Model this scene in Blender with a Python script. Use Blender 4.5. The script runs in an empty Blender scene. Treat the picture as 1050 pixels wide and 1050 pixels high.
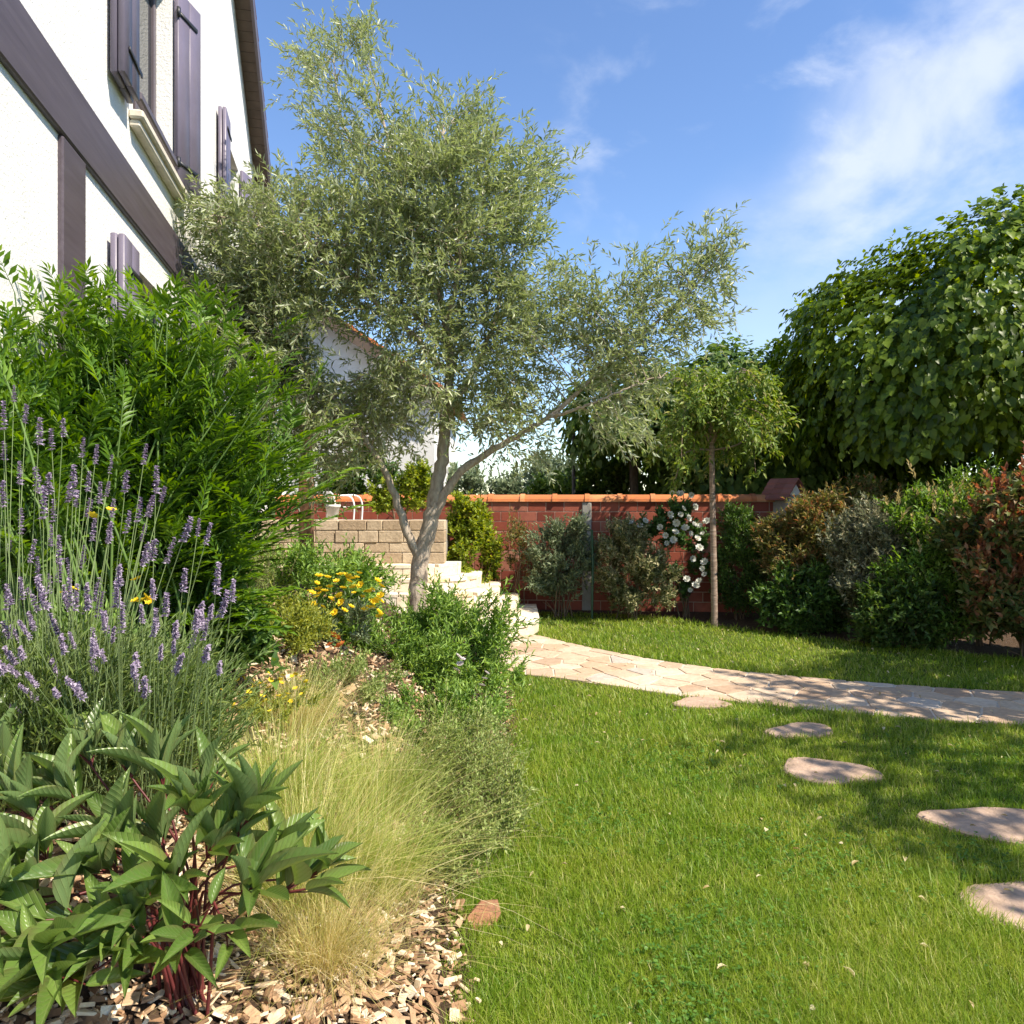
import bpy, math, random
import numpy as np
from mathutils import Vector, Matrix

R = math.radians
SC = bpy.context.scene
COL = SC.collection
rng = np.random.default_rng(7)
random.seed(7)

# ------------------------------------------------------------------ camera
EYE, FOC, HY = 1.5, 800.0, 515.0            # eye height, focal length and horizon of the 1050 px photograph
cam = bpy.data.cameras.new("camera")
cam_o = bpy.data.objects.new("camera", cam)
COL.objects.link(cam_o)
cam_o.location = (0, 0, EYE)
cam_o.rotation_euler = (R(90), 0, 0)
cam.sensor_width = 36.0
cam.lens = 36.0 * FOC / 1050.0
cam.shift_y = -(525.0 - HY) / 1050.0
cam.clip_start, cam.clip_end = 0.05, 3000
SC.camera = cam_o

# ------------------------------------------------------------------ light
SUN_ELEV, SUN_AZ = R(50), math.atan2(-0.50, 0.866)    # direction towards the sun in plan: right and a little behind the viewer
sdir = Vector((math.cos(SUN_AZ) * math.cos(SUN_ELEV), math.sin(SUN_AZ) * math.cos(SUN_ELEV), math.sin(SUN_ELEV)))
sun = bpy.data.lights.new("sun", 'SUN')
sun.energy, sun.angle, sun.color = 4.5, R(0.5), (1.0, 0.90, 0.75)
sun_o = bpy.data.objects.new("sun", sun)
COL.objects.link(sun_o)
sun_o.rotation_euler = sdir.to_track_quat('Z', 'Y').to_euler()

W = bpy.data.worlds.new("World")
SC.world = W
W.use_nodes = True
nt = W.node_tree
nt.nodes.clear()
def WN(t, **k):
    n = nt.nodes.new(t)
    for a, v in k.items():
        setattr(n, a, v)
    return n
wl = nt.links.new
wo = WN('ShaderNodeOutputWorld')
bg = WN('ShaderNodeBackground')
bg.inputs[1].default_value = 0.115
sky = WN('ShaderNodeTexSky', sky_type='NISHITA')
sky.sun_disc = False
sky.sun_elevation = SUN_ELEV
sky.sun_rotation = math.atan2(sdir.x, sdir.y)
sky.air_density, sky.dust_density, sky.ozone_density = 1.0, 0.05, 2.2
tc = WN('ShaderNodeTexCoord')
def cloud_layer(scale, stretch, lo, hi, seed):
    mp = WN('ShaderNodeMapping')
    mp.inputs['Scale'].default_value = stretch
    mp.inputs['Rotation'].default_value = (0, R(-28), 0)
    mp.inputs['Location'].default_value = (seed, seed * .7, 0)
    wl(tc.outputs['Generated'], mp.inputs['Vector'])
    nz = WN('ShaderNodeTexNoise')
    nz.inputs['Scale'].default_value = scale
    nz.inputs['Detail'].default_value = 9
    nz.inputs['Roughness'].default_value = .55
    nz.inputs['Distortion'].default_value = .25
    wl(mp.outputs[0], nz.inputs['Vector'])
    mr = WN('ShaderNodeMapRange', interpolation_type='SMOOTHSTEP')
    mr.inputs['From Min'].default_value, mr.inputs['From Max'].default_value = lo, hi
    wl(nz.outputs[0], mr.inputs['Value'])
    return mr.outputs[0]
def dir_weight(d, lo, hi):
    vm = WN('ShaderNodeVectorMath', operation='DOT_PRODUCT')
    v = Vector(d).normalized()
    vm.inputs[1].default_value = v
    wl(tc.outputs['Generated'], vm.inputs[0])
    mr = WN('ShaderNodeMapRange', interpolation_type='SMOOTHSTEP')
    mr.inputs['From Min'].default_value, mr.inputs['From Max'].default_value = lo, hi
    wl(vm.outputs['Value'], mr.inputs['Value'])
    return mr.outputs[0]
def wmath(op, a, b):
    m = WN('ShaderNodeMath', operation=op)
    for i, v in enumerate((a, b)):
        if isinstance(v, (int, float)):
            m.inputs[i].default_value = v
        else:
            wl(v, m.inputs[i])
    return m.outputs[0]
thin = cloud_layer(6.5, (1.0, 1.0, 1.7), .50, .76, 3.1)
big = cloud_layer(4.6, (1.0, 1.0, 1.5), .36, .66, 5.3)
w_big = dir_weight((.70, 1.0, .45), .960, .994)        # the bank at the right above the dome-shaped tree
w_top = dir_weight((.62, 1.0, .66), .972, .997)
w_low = dir_weight((.36, 1.0, .27), .985, .999)
w_wisp = dir_weight((.22, 1.0, .48), .975, .997)
wsum = wmath('ADD', wmath('MULTIPLY', big, w_big), wmath('MULTIPLY', wmath('MULTIPLY', thin, w_wisp), .7))
wsum = wmath('ADD', wsum, wmath('MULTIPLY', wmath('MULTIPLY', thin, w_top), .7))
wsum = wmath('ADD', wsum, wmath('MULTIPLY', wmath('MULTIPLY', big, w_low), .35))
wsum = wmath('MINIMUM', wmath('MULTIPLY', wsum, .72), .72)
hs = WN('ShaderNodeHueSaturation')
hs.inputs['Hue'].default_value = .506
hs.inputs['Saturation'].default_value = 1.10
hs.inputs['Value'].default_value = 1.06
wl(sky.outputs[0], hs.inputs['Color'])
mx = WN('ShaderNodeMix', data_type='RGBA')
mx.inputs[7].default_value = (4.3, 4.6, 5.2, 1)
wl(wsum, mx.inputs[0])
wl(hs.outputs[0], mx.inputs[6])
wl(mx.outputs[2], bg.inputs[0])
wl(bg.outputs[0], wo.inputs[0])

SC.view_settings.view_transform = 'Standard'
SC.view_settings.look = 'None'
SC.view_settings.exposure = 1.0
SC.view_settings.gamma = 1.0
SC.cycles.max_bounces = 8
SC.cycles.diffuse_bounces = 4
SC.cycles.transmission_bounces = 5
SC.cycles.use_denoising = True

# ------------------------------------------------------------------ materials
def srgb(r, g, b):
    f = lambda c: (c / 255 / 12.92) if c / 255 <= .04045 else ((c / 255 + .055) / 1.055) ** 2.4
    return (f(r), f(g), f(b), 1)
class Mat:
    def __init__(s, name):
        s.m = bpy.data.materials.new(name)
        s.m.use_nodes = True
        s.t = s.m.node_tree
        s.b = s.t.nodes['Principled BSDF']
        s.out = s.t.nodes['Material Output']
    def n(s, t, **k):
        x = s.t.nodes.new(t)
        for a, v in k.items():
            setattr(x, a, v)
        return x
    def l(s, a, b):
        s.t.links.new(a, b)
    def coord(s, scale=(1, 1, 1), rot=(0, 0, 0)):
        t = s.n('ShaderNodeTexCoord')
        m = s.n('ShaderNodeMapping')
        m.inputs['Scale'].default_value = scale
        m.inputs['Rotation'].default_value = rot
        s.l(t.outputs['Object'], m.inputs['Vector'])
        return m.outputs[0]
    def noise(s, scale, detail=5, rough=.6, vec=None, dist=0):
        x = s.n('ShaderNodeTexNoise')
        x.inputs['Scale'].default_value = scale
        x.inputs['Detail'].default_value = detail
        x.inputs['Roughness'].default_value = rough
        x.inputs['Distortion'].default_value = dist
        s.l(vec if vec is not None else s.coord(), x.inputs['Vector'])
        return x.outputs[0]
    def ramp(s, fac, stops):
        x = s.n('ShaderNodeValToRGB')
        e = x.color_ramp.elements
        while len(e) < len(stops):
            e.new(.5)
        for i, (p, c) in enumerate(stops):
            e[i].position = p
            e[i].color = c if len(c) == 4 else (*c, 1)
        s.l(fac, x.inputs[0])
        return x.outputs[0]
    def mix(s, fac, a, b, blend='MIX'):
        x = s.n('ShaderNodeMix', data_type='RGBA', blend_type=blend)
        for i, v in ((0, fac), (6, a), (7, b)):
            if isinstance(v, (int, float)):
                x.inputs[i].default_value = v
            elif isinstance(v, tuple):
                x.inputs[i].default_value = v if len(v) == 4 else (*v, 1)
            else:
                s.l(v, x.inputs[i])
        return x.outputs[2]
    def island(s):
        return s.n('ShaderNodeNewGeometry').outputs['Random Per Island']
    def bump(s, h, strength=.5, dist=.01):
        x = s.n('ShaderNodeBump')
        x.inputs['Strength'].default_value = strength
        x.inputs['Distance'].default_value = dist
        s.l(h, x.inputs['Height'])
        s.l(x.outputs[0], s.b.inputs['Normal'])
        return x.outputs[0]
    def base(s, c, rough=.7, spec=.3):
        if isinstance(c, tuple):
            s.b.inputs['Base Color'].default_value = c if len(c) == 4 else (*c, 1)
        else:
            s.l(c, s.b.inputs['Base Color'])
        s.b.inputs['Roughness'].default_value = rough
        s.b.inputs['Specular IOR Level'].default_value = spec
        return s

def mat_leaf(name, stops, trans=.35, tcol=None, rough=.5, spec=.35, back=None, patch=2.5, edge=None, patchamt=.35):
    """foliage: a colour per leaf, patches of growth, light passing through the blade; back = colour of the underside"""
    m = Mat(name)
    rnd = m.island()
    nz = m.noise(patch, 2, .5)
    add = m.n('ShaderNodeMath', operation='MULTIPLY_ADD')
    add.inputs[1].default_value = patchamt * 2
    sub = m.n('ShaderNodeMath', operation='ADD')
    m.l(nz, add.inputs[0])
    m.l(rnd, add.inputs[2])
    m.l(add.outputs[0], sub.inputs[0])
    sub.inputs[1].default_value = -patchamt
    sub.use_clamp = True
    c = m.ramp(sub.outputs[0], stops)
    if back is not None:
        g = m.n('ShaderNodeNewGeometry')
        c = m.mix(g.outputs['Backfacing'], c, back)
    m.base(c, rough, spec)
    tr = m.n('ShaderNodeBsdfTranslucent')
    if tcol is None:
        hs = m.n('ShaderNodeHueSaturation')
        hs.inputs['Hue'].default_value = .485
        hs.inputs['Saturation'].default_value = 1.15
        hs.inputs['Value'].default_value = 1.7
        m.l(c, hs.inputs['Color'])
        m.l(hs.outputs[0], tr.inputs[0])
    else:
        tr.inputs[0].default_value = (*tcol, 1)
    ms = m.n('ShaderNodeMixShader')
    ms.inputs[0].default_value = trans
    m.l(m.b.outputs[0], ms.inputs[1])
    m.l(tr.outputs[0], ms.inputs[2])
    m.l(ms.outputs[0], m.out.inputs[0])
    return m.m

def mat_plain(name, c, rough=.6, spec=.3, var=.12, scale=8, bump=.0, metal=0):
    m = Mat(name)
    nz = m.noise(scale, 6)
    d = tuple(x * (1 - var) for x in c[:3])
    l = tuple(min(1, x * (1 + var)) for x in c[:3])
    m.base(m.ramp(nz, [(.3, d), (.7, l)]), rough, spec)
    m.b.inputs['Metallic'].default_value = metal
    if bump:
        m.bump(m.noise(scale * 6, 6), bump, .01)
    return m.m

def mat_bark(name, stops, scale=(30, 30, 6), bump=.6):
    m = Mat(name)
    v = m.coord(scale)
    nz = m.noise(1.0, 7, .65, v, .5)
    m.base(m.ramp(nz, stops), .85, .2)
    m.bump(nz, bump, .02)
    return m.m

def mat_render():
    m = Mat("white_roughcast")
    nz = m.noise(55, 5, .6)
    n2 = m.noise(1.3, 5, .6)
    n3 = m.noise(1.0, 4, .6, m.coord((6, 6, .8)))
    c = m.ramp(n2, [(.3, (.70, .685, .655)), (.65, (.78, .77, .745))])
    c = m.mix(m.ramp(n3, [(.62, (0, 0, 0)), (.80, (.35, .35, .35))]), c, (.52, .48, .42))
    m.base(c, .9, .15)
    m.bump(nz, .7, .010)
    return m.m
M_WALL = mat_render()

def mat_timber():
    m = Mat("painted_timber")
    v = m.coord((2, 30, 30))
    nz = m.noise(1.0, 6, .6, v)
    c = m.ramp(nz, [(.3, (.066, .050, .060)), (.7, (.098, .078, .092))])
    m.base(c, .42, .4)
    m.bump(nz, .25, .004)
    return m.m
M_TIMBER = mat_timber()
M_SHUTTER = mat_plain("shutter_paint", (.145, .125, .170), .38, .4, .10, 5, .08)
M_SHUTTER_FRAME = mat_plain("window_paint", (.11, .09, .10), .4, .4, .1, 5)
M_IRON = mat_plain("black_iron", (.018, .018, .022), .45, .5, .2, 20)
M_SILL = mat_plain("cream_stone_sill", (.66, .60, .50), .8, .2, .15, 12, .2)
M_SOFFIT = mat_plain("soffit_boards", (.115, .082, .060), .6, .3, .2, 6)
def mat_glass():
    m = Mat("window_glass")
    m.base((.02, .025, .03), .04, .6)
    return m.m
M_GLASS = mat_glass()
def mat_tile(name, stops, rough=.75):
    m = Mat(name)
    n = m.noise(14, 6, .65)
    c = m.ramp(m.island(), stops)
    c = m.mix(m.ramp(n, [(.45, (0, 0, 0)), (.75, (.5, .5, .5))]), c, (.16, .10, .07))
    m.base(c, rough, .25)
    m.bump(m.noise(70, 4), .3, .004)
    return m.m
M_ROOFTILE = mat_tile("brown_roof_tile", [(0, (.10, .045, .035)), (1, (.18, .075, .055))])
M_TERRA = mat_tile("terracotta_tile", [(0, (.50, .155, .052)), (.5, (.58, .20, .07)), (1, (.64, .27, .11))])
M_TERRA_DARK = mat_tile("aged_red_tile", [(0, (.22, .08, .06)), (1, (.32, .13, .10))])
def mat_brick():
    m = Mat("red_hollow_brick")
    n = m.noise(7, 6, .65)
    c = m.ramp(m.island(), [(0, (.20, .050, .034)), (.5, (.30, .078, .048)), (.85, (.37, .115, .075)), (1, (.42, .20, .14))])
    c = m.mix(m.ramp(n, [(.5, (0, 0, 0)), (.72, (.6, .6, .6))]), c, (.20, .055, .04))
    m.base(c, .85, .2)
    m.bump(m.noise(40, 4, .6), .25, .003)
    return m.m
M_BRICK = mat_brick()
M_MORTAR = mat_plain("mortar", (.46, .32, .25), .95, .1, .2, 10, .3)
M_CONCRETE = mat_plain("concrete", (.34, .32, .29), .9, .15, .2, 9, .3)
def mat_stone(name, stops, stain=(.3, .22, .14), bump=.7, amt=.6, nscale=6):
    m = Mat(name)
    n = m.noise(nscale, 7, .65)
    c = m.ramp(m.island(), stops)
    c = m.mix(m.ramp(n, [(.48, (0, 0, 0)), (.78, (amt, amt, amt))]), c, stain)
    n2 = m.noise(28, 6, .6)
    c = m.mix(.25, c, m.ramp(n2, [(.3, (.3, .3, .3)), (.7, (.9, .9, .9))]), 'OVERLAY')
    m.base(c, .85, .2)
    m.bump(n2, bump, .01)
    return m.m
M_RUBBLE = mat_stone("buff_wall_stone", [(0, (.36, .27, .18)), (.5, (.46, .37, .26)), (1, (.54, .44, .32))], (.25, .18, .12), 1.0)
M_STEP = mat_stone("cream_flagstone", [(0, (.66, .56, .42)), (.35, (.74, .66, .53)), (.7, (.70, .54, .34)), (1, (.80, .74, .64))], (.58, .42, .24), .5, .5)
M_FLAG = mat_stone("path_flagstone", [(0, (.36, .25, .17)), (.3, (.52, .41, .30)), (.6, (.45, .31, .205)), (.8, (.58, .47, .36)), (1, (.44, .385, .33))], (.36, .235, .14), .6, .6, 5)
M_JOINT = mat_plain("joint_mortar", (.58, .50, .40), .95, .1, .15, 14, .3)
M_STEPSTONE = mat_stone("pink_sandstone", [(0, (.38, .265, .195)), (1, (.44, .32, .24))], (.22, .155, .105), 1.0, .9, 5)
def mat_soil():
    m = Mat("dark_soil")
    n = m.noise(25, 8, .7)
    m.base(m.ramp(n, [(.3, (.045, .030, .020)), (.7, (.13, .085, .055))]), .95, .1)
    m.bump(n, 1.0, .03)
    return m.m
M_SOIL = mat_soil()
def mat_lawn():
    m = Mat("lawn_base")
    n = m.noise(60, 6, .7)
    m.base(m.ramp(n, [(.3, (.040, .060, .012)), (.7, (.10, .13, .03))]), .95, .1)
    return m.m
M_LAWN = mat_lawn()
def mat_chip():
    m = Mat("bark_chips")
    c = m.ramp(m.island(), [(0, (.13, .075, .042)), (.3, (.32, .19, .105)), (.65, (.52, .36, .22)), (.85, (.66, .52, .36)), (1, (.75, .65, .50))])
    n = m.noise(1.0, 5, .6, m.coord((60, 60, 60)))
    c = m.mix(.35, c, m.ramp(n, [(.3, (.25, .25, .25)), (.7, (.85, .85, .85))]), 'OVERLAY')
    m.base(c, .85, .2)
    m.bump(n, .5, .004)
    return m.m
M_CHIP = mat_chip()
M_POT = mat_plain("white_pot", (.74, .73, .70), .5, .35, .06, 6)
M_WHITE_METAL = mat_plain("white_metal", (.76, .76, .76), .35, .5, .05, 6)
M_WOOD = mat_bark("brown_wood", [(.3, (.16, .085, .045)), (.7, (.27, .15, .085))], (30, 30, 4), .3)
M_OLIVE_BARK = mat_bark("olive_bark", [(.25, (.17, .13, .10)), (.45, (.38, .31, .245)), (.75, (.58, .50, .40))], (26, 26, 9), 1.0)
M_BARK = mat_bark("dark_bark", [(.3, (.045, .036, .028)), (.7, (.12, .095, .075))])
M_PALE_BARK = mat_bark("pale_ringed_bark", [(.3, (.16, .115, .085)), (.55, (.30, .22, .17)), (.75, (.48, .40, .33))], (8, 8, 45), .5)
M_TWIG = mat_bark("shrub_stem", [(.3, (.10, .07, .045)), (.7, (.22, .16, .10))])
M_GREEN_STEM = mat_plain("green_stem", (.12, .20, .05), .6, .3, .2, 20)
M_LAV_STEM = mat_plain("lavender_stem", (.20, .27, .11), .6, .3, .2, 20)
M_RED_STEM = mat_plain("red_stem", (.11, .022, .022), .45, .4, .3, 20)

# ------------------------------------------------------------------ mesh helpers
class MB:
    """collects vertices and faces and links them as one mesh object"""
    def __init__(s):
        s.v, s.f, s.n, s.flat = [], {}, 0, False
    def add(s, verts, faces):
        verts = np.asarray(verts, dtype=np.float64).reshape(-1, 3)
        if isinstance(faces, np.ndarray):
            s.f.setdefault(faces.shape[1], []).append(faces + s.n)
        else:
            s.flat = True
            for k in set(len(f) for f in faces):
                s.f.setdefault(k, []).append(np.array([f for f in faces if len(f) == k], dtype=np.int64) + s.n)
        s.v.append(verts)
        s.n += len(verts)
        return s
    def box(s, lo, hi, M=None, bev=0.0):
        (a, b, c), (d, e, f) = lo, hi
        if bev <= 0:
            v = np.array([(a, b, c), (d, b, c), (d, e, c), (a, e, c), (a, b, f), (d, b, f), (d, e, f), (a, e, f)], float)
            fs = [(0, 3, 2, 1), (4, 5, 6, 7), (0, 1, 5, 4), (1, 2, 6, 5), (2, 3, 7, 6), (3, 0, 4, 7)]
        else:
            k = min(bev, (d - a) * .45, (e - b) * .45, (f - c) * .45)
            v = []
            for z, q in ((c, k), (c + k, 0), (f - k, 0), (f, k)):
                x0, x1, y0, y1 = a + q, d - q, b + q, e - q
                v += [(x0 + k, y0, z), (x1 - k, y0, z), (x1, y0 + k, z), (x1, y1 - k, z), (x1 - k, y1, z), (x0 + k, y1, z), (x0, y1 - k, z), (x0, y0 + k, z)]
            fs = [tuple(reversed(range(8))), tuple(range(24, 32))]
            for r in range(3):
                for i in range(8):
                    j = (i + 1) % 8
                    fs.append((r * 8 + i, r * 8 + j, r * 8 + 8 + j, r * 8 + 8 + i))
            v = np.array(v, float)
        if M is not None:
            A = np.array(M)
            v = v @ A[:3, :3].T + A[:3, 3]
        return s.add(v, fs)
    def tube(s, pts, radii, sides=8, caps=True):
        pts = np.asarray(pts, float)
        n = len(pts)
        radii = np.full(n, radii) if np.isscalar(radii) else np.asarray(radii, float)
        t = np.gradient(pts, axis=0)
        t /= np.linalg.norm(t, axis=1)[:, None] + 1e-12
        ref = np.array([1, 0, 0]) if abs(t[0, 0]) < .8 else np.array([0, 1, 0])
        u = np.cross(t[0], ref)
        u /= np.linalg.norm(u)
        ang = np.arange(sides) / sides * 2 * np.pi
        V = []
        for i in range(n):
            u = u - t[i] * (u @ t[i])
            u /= np.linalg.norm(u) + 1e-12
            w = np.cross(t[i], u)
            V.append(pts[i] + radii[i] * (np.cos(ang)[:, None] * u + np.sin(ang)[:, None] * w))
        V = np.concatenate(V)
        F = []
        for i in range(n - 1):
            for j in range(sides):
                k = (j + 1) % sides
                F.append((i * sides + j, i * sides + k, (i + 1) * sides + k, (i + 1) * sides + j))
        s.add(V, np.array(F))
        if caps:
            s.add(V[-sides:], np.arange(sides)[None])
        return s
    def prism(s, poly, z0, z1, bev=0.0):
        """polygon (counter-clockwise) extruded upwards, the top edge chamfered"""
        p = np.asarray(poly, float)
        n = len(p)
        c = p.mean(0)
        rings = [(p, z0), (p, z1 - bev)] if bev else [(p, z0), (p, z1)]
        if bev:
            d = p - c
            L = np.linalg.norm(d, axis=1)[:, None]
            rings.append((c + d * (1 - bev / np.maximum(L, bev * 2)), z1))
        V = np.concatenate([np.column_stack([q, np.full(n, z)]) for q, z in rings])
        F = []
        for r in range(len(rings) - 1):
            for i in range(n):
                j = (i + 1) % n
                F.append((r * n + i, r * n + j, (r + 1) * n + j, (r + 1) * n + i))
        k = (len(rings) - 1) * n
        F.append(tuple(range(k, k + n)))
        return s.add(V, F)
    def build(s, name, mat, parent=None, smooth=False):
        me = bpy.data.meshes.new(name)
        if s.v:
            V = np.concatenate(s.v)
            me.vertices.add(len(V))
            me.vertices.foreach_set('co', V.astype(np.float32).ravel())
            loops, starts, tot = [], [], 0
            for k, fl in s.f.items():
                F = np.concatenate(fl)
                loops.append(F.ravel())
                starts.append(np.arange(len(F)) * k + tot)
                tot += F.size
            loops = np.concatenate(loops).astype(np.int32)
            starts = np.concatenate(starts).astype(np.int32)
            me.loops.add(len(loops))
            me.loops.foreach_set('vertex_index', loops)
            me.polygons.add(len(starts))
            me.polygons.foreach_set('loop_start', starts)
            me.polygons.foreach_set('use_smooth', np.full(len(starts), smooth or not s.flat, dtype=bool))
            me.update(calc_edges=True)
            me.validate()
        if getattr(s, 'uv', None):
            at_ = me.attributes.new('blade', 'FLOAT_VECTOR', 'POINT')
            at_.data.foreach_set('vector', np.concatenate(s.uv).astype(np.float32).ravel())
        me.materials.append(mat)
        o = bpy.data.objects.new(name, me)
        COL.objects.link(o)
        if parent is not None:
            o.parent = parent
            o.matrix_parent_inverse = Matrix.Identity(4)
        return o

def tag(o, label=None, cat=None, group=None, kind=None):
    if label: o['label'] = label
    if cat: o['category'] = cat
    if group: o['group'] = group
    if kind: o['kind'] = kind
    return o
def thing(name, label, cat, loc=(0, 0, 0), rz=0.0, group=None):
    o = bpy.data.objects.new(name, None)
    o.empty_display_size = .1
    COL.objects.link(o)
    o.location = loc
    o.rotation_euler = (0, 0, rz)
    return tag(o, label, cat, group)
def copy_tree(o, parent=None):
    c = o.copy()
    COL.objects.link(c)
    if parent is not None:
        c.parent = parent
    for ch in list(o.children):
        copy_tree(ch, c)
    return c

def at(px, py, Y):
    """point in the place that stands Y metres away on the sight line of a measured photo position"""
    return np.array([(px - 525.0) / FOC * Y, Y, EYE - (py - HY) / FOC * Y])
def norm(a):
    return a / (np.linalg.norm(a, axis=-1, keepdims=True) + 1e-9)

# leaf outlines: (along, across, up) with faces
def T_lance(fold=.16, droop=.10):
    return (np.array([(0, 0, 0), (.42, .5, fold), (.42, -.5, fold), (1, 0, -droop), (.5, 0, 0)]), np.array([(0, 2, 4), (2, 3, 4), (0, 4, 1), (4, 3, 1)]))
def T_simple(fold=.15):
    return (np.array([(0, 0, 0), (.45, .5, fold), (.45, -.5, fold), (1, 0, -.05)]), np.array([(0, 2, 3), (0, 3, 1)]))
def T_ovate(fold=.12, droop=.18):
    return (np.array([(0, 0, 0), (.22, .42, fold), (.22, -.42, fold), (.55, .46, fold * .8), (.55, -.46, fold * .8), (1, 0, -droop), (.35, 0, 0), (.65, 0, -.02)]),
            np.array([(0, 2, 6), (0, 6, 1), (2, 4, 7), (2, 7, 6), (6, 7, 3), (6, 3, 1), (4, 5, 7), (7, 5, 3)]))
def T_heart(fold=.10, droop=.15):
    return (np.array([(0, 0, 0), (-.08, .30, fold), (-.08, -.30, fold), (.30, .55, fold), (.30, -.55, fold), (.62, .36, .02), (.62, -.36, .02), (1, 0, -droop), (.4, 0, 0)]),
            np.array([(0, 2, 4), (0, 4, 8), (0, 8, 3), (0, 3, 1), (4, 6, 8), (8, 5, 3), (6, 7, 8), (8, 7, 5)]))
def T_long(nseg=7, fold=.22, droop=.22, wmax=.38, ripple=.0):
    us = np.linspace(0, 1, nseg + 1)
    w = np.sin(np.pi * us ** .75) ** .85 * .5
    w[0], w[-1] = .04, .0
    V = []
    for u, q in zip(us, w):
        z = -droop * u ** 2
        V += [(u, q, z + fold * q * 2 * .5), (u, q * .5, z + fold * q * .32), (u, 0, z - .01), (u, -q * .5, z + fold * q * .32), (u, -q, z + fold * q * 2 * .5)]
    F = []
    for i in range(nseg):
        for j in range(4):
            a = i * 5 + j
            F.append((a, a + 5, a + 6, a + 1))
    return (np.array(V), np.array(F)[:, ::-1])

def leaves(mb, P, A, N, L, Wd, tmpl, uv=False):
    """one leaf blade per row: base point, axis, upper side, length, width"""
    tv, tf = tmpl
    P, A, N = map(np.asarray, (P, A, N))
    n = len(P)
    if n == 0:
        return mb
    A = norm(A)
    B = norm(np.cross(N, A))
    N = np.cross(A, B)
    L = np.broadcast_to(L, n)
    Wd = np.broadcast_to(Wd, n)
    V = P[:, None] + (tv[None, :, 0, None] * L[:, None, None]) * A[:, None] + (tv[None, :, 1, None] * Wd[:, None, None]) * B[:, None] + (tv[None, :, 2, None] * L[:, None, None]) * N[:, None]
    F = tf[None] + (np.arange(n) * len(tv))[:, None, None]
    if uv:
        mb.uv = getattr(mb, 'uv', [])
        mb.uv.append(np.tile(np.column_stack([tv[:, 0], tv[:, 1], np.zeros(len(tv))]), (n, 1)))
    return mb.add(V.reshape(-1, 3), F.reshape(-1, tf.shape[1]))

def shoots(mb, P, D, length, n, L, Wd, tmpl, ang=50, droop=0.0, up=.5, start=.15, distich=False, rg=rng, stems=None, srad=.0012, tip=True, taper=.25, jit=.25):
    """leafy shoots: n leaves along each; leaf size tapers to the tip; stems collects the twigs"""
    P = np.asarray(P, float)
    D = norm(np.asarray(D, float))
    m = len(P)
    length = np.broadcast_to(length, m).astype(float)
    ref = np.where(np.abs(D[:, 2:3]) < .9, np.array([[0, 0, 1.0]]), np.array([[1.0, 0, 0]]))
    U = norm(np.cross(D, ref))
    Vv = np.cross(U, D)
    t = np.linspace(start, 1, n)
    phase = rg.uniform(0, 2 * np.pi, m)
    lp, la, ln, ll = [], [], [], []
    for k in range(n):
        tk = np.clip(t[k] + rg.normal(0, .02, m), 0, 1)
        pos = P + D * (tk * length)[:, None]
        pos[:, 2] -= droop * (tk * length) ** 2
        dirk = norm(D - np.array([0, 0, 1.0]) * (2 * droop * tk * length)[:, None])
        if distich:
            s = 1 if k % 2 else -1
            side = U * s
            nrm = Vv
        else:
            a = phase + k * 2.39996
            side = U * np.cos(a)[:, None] + Vv * np.sin(a)[:, None]
            nrm = dirk
        an = np.radians(ang * (1 - .35 * t[k]) + rg.normal(0, 8, m))
        if tip and k == n - 1:
            an = an * .15
        ax = dirk * np.cos(an)[:, None] + side * np.sin(an)[:, None] + rg.normal(0, jit * .35, (m, 3))
        nn = norm(nrm) * (1 - up) + np.array([0, 0, 1.0]) * up + rg.normal(0, jit, (m, 3))
        lp.append(pos); la.append(ax); ln.append(nn)
        ll.append(np.full(m, 1 - taper * t[k]) * rg.uniform(.75, 1.15, m))
    lp, la, ln, ll = map(np.concatenate, (lp, la, ln, ll))
    leaves(mb, lp, la, ln, L * ll, Wd * ll, tmpl)
    if stems is not None:
        strands(stems, P, D, length, srad, droop)
    return mb

def strands(mb, P, D, length, rad, droop=0.0, seg=2):
    """thin three-sided stems, many at once"""
    m = len(P)
    ref = np.where(np.abs(D[:, 2:3]) < .9, np.array([[0, 0, 1.0]]), np.array([[1.0, 0, 0]]))
    U = norm(np.cross(D, ref))
    Vv = np.cross(U, D)
    rings = []
    for s in range(seg + 1):
        t = s / seg
        pos = P + D * (t * length)[:, None]
        pos[:, 2] -= droop * (t * length) ** 2
        r = rad * (1 - .55 * t)
        for j in range(3):
            a = j * 2 * np.pi / 3
            rings.append(pos + (U * math.cos(a) + Vv * math.sin(a)) * r)
    V = np.stack(rings, 1)                       # m, (seg+1)*3, 3
    tf = []
    for s in range(seg):
        for j in range(3):
            k = (j + 1) % 3
            tf.append((s * 3 + j, s * 3 + k, s * 3 + 3 + k, s * 3 + 3 + j))
    tf = np.array(tf)
    F = tf[None] + (np.arange(m) * (seg + 1) * 3)[:, None, None]
    mb.add(V.reshape(-1, 3), F.reshape(-1, 4))

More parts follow.
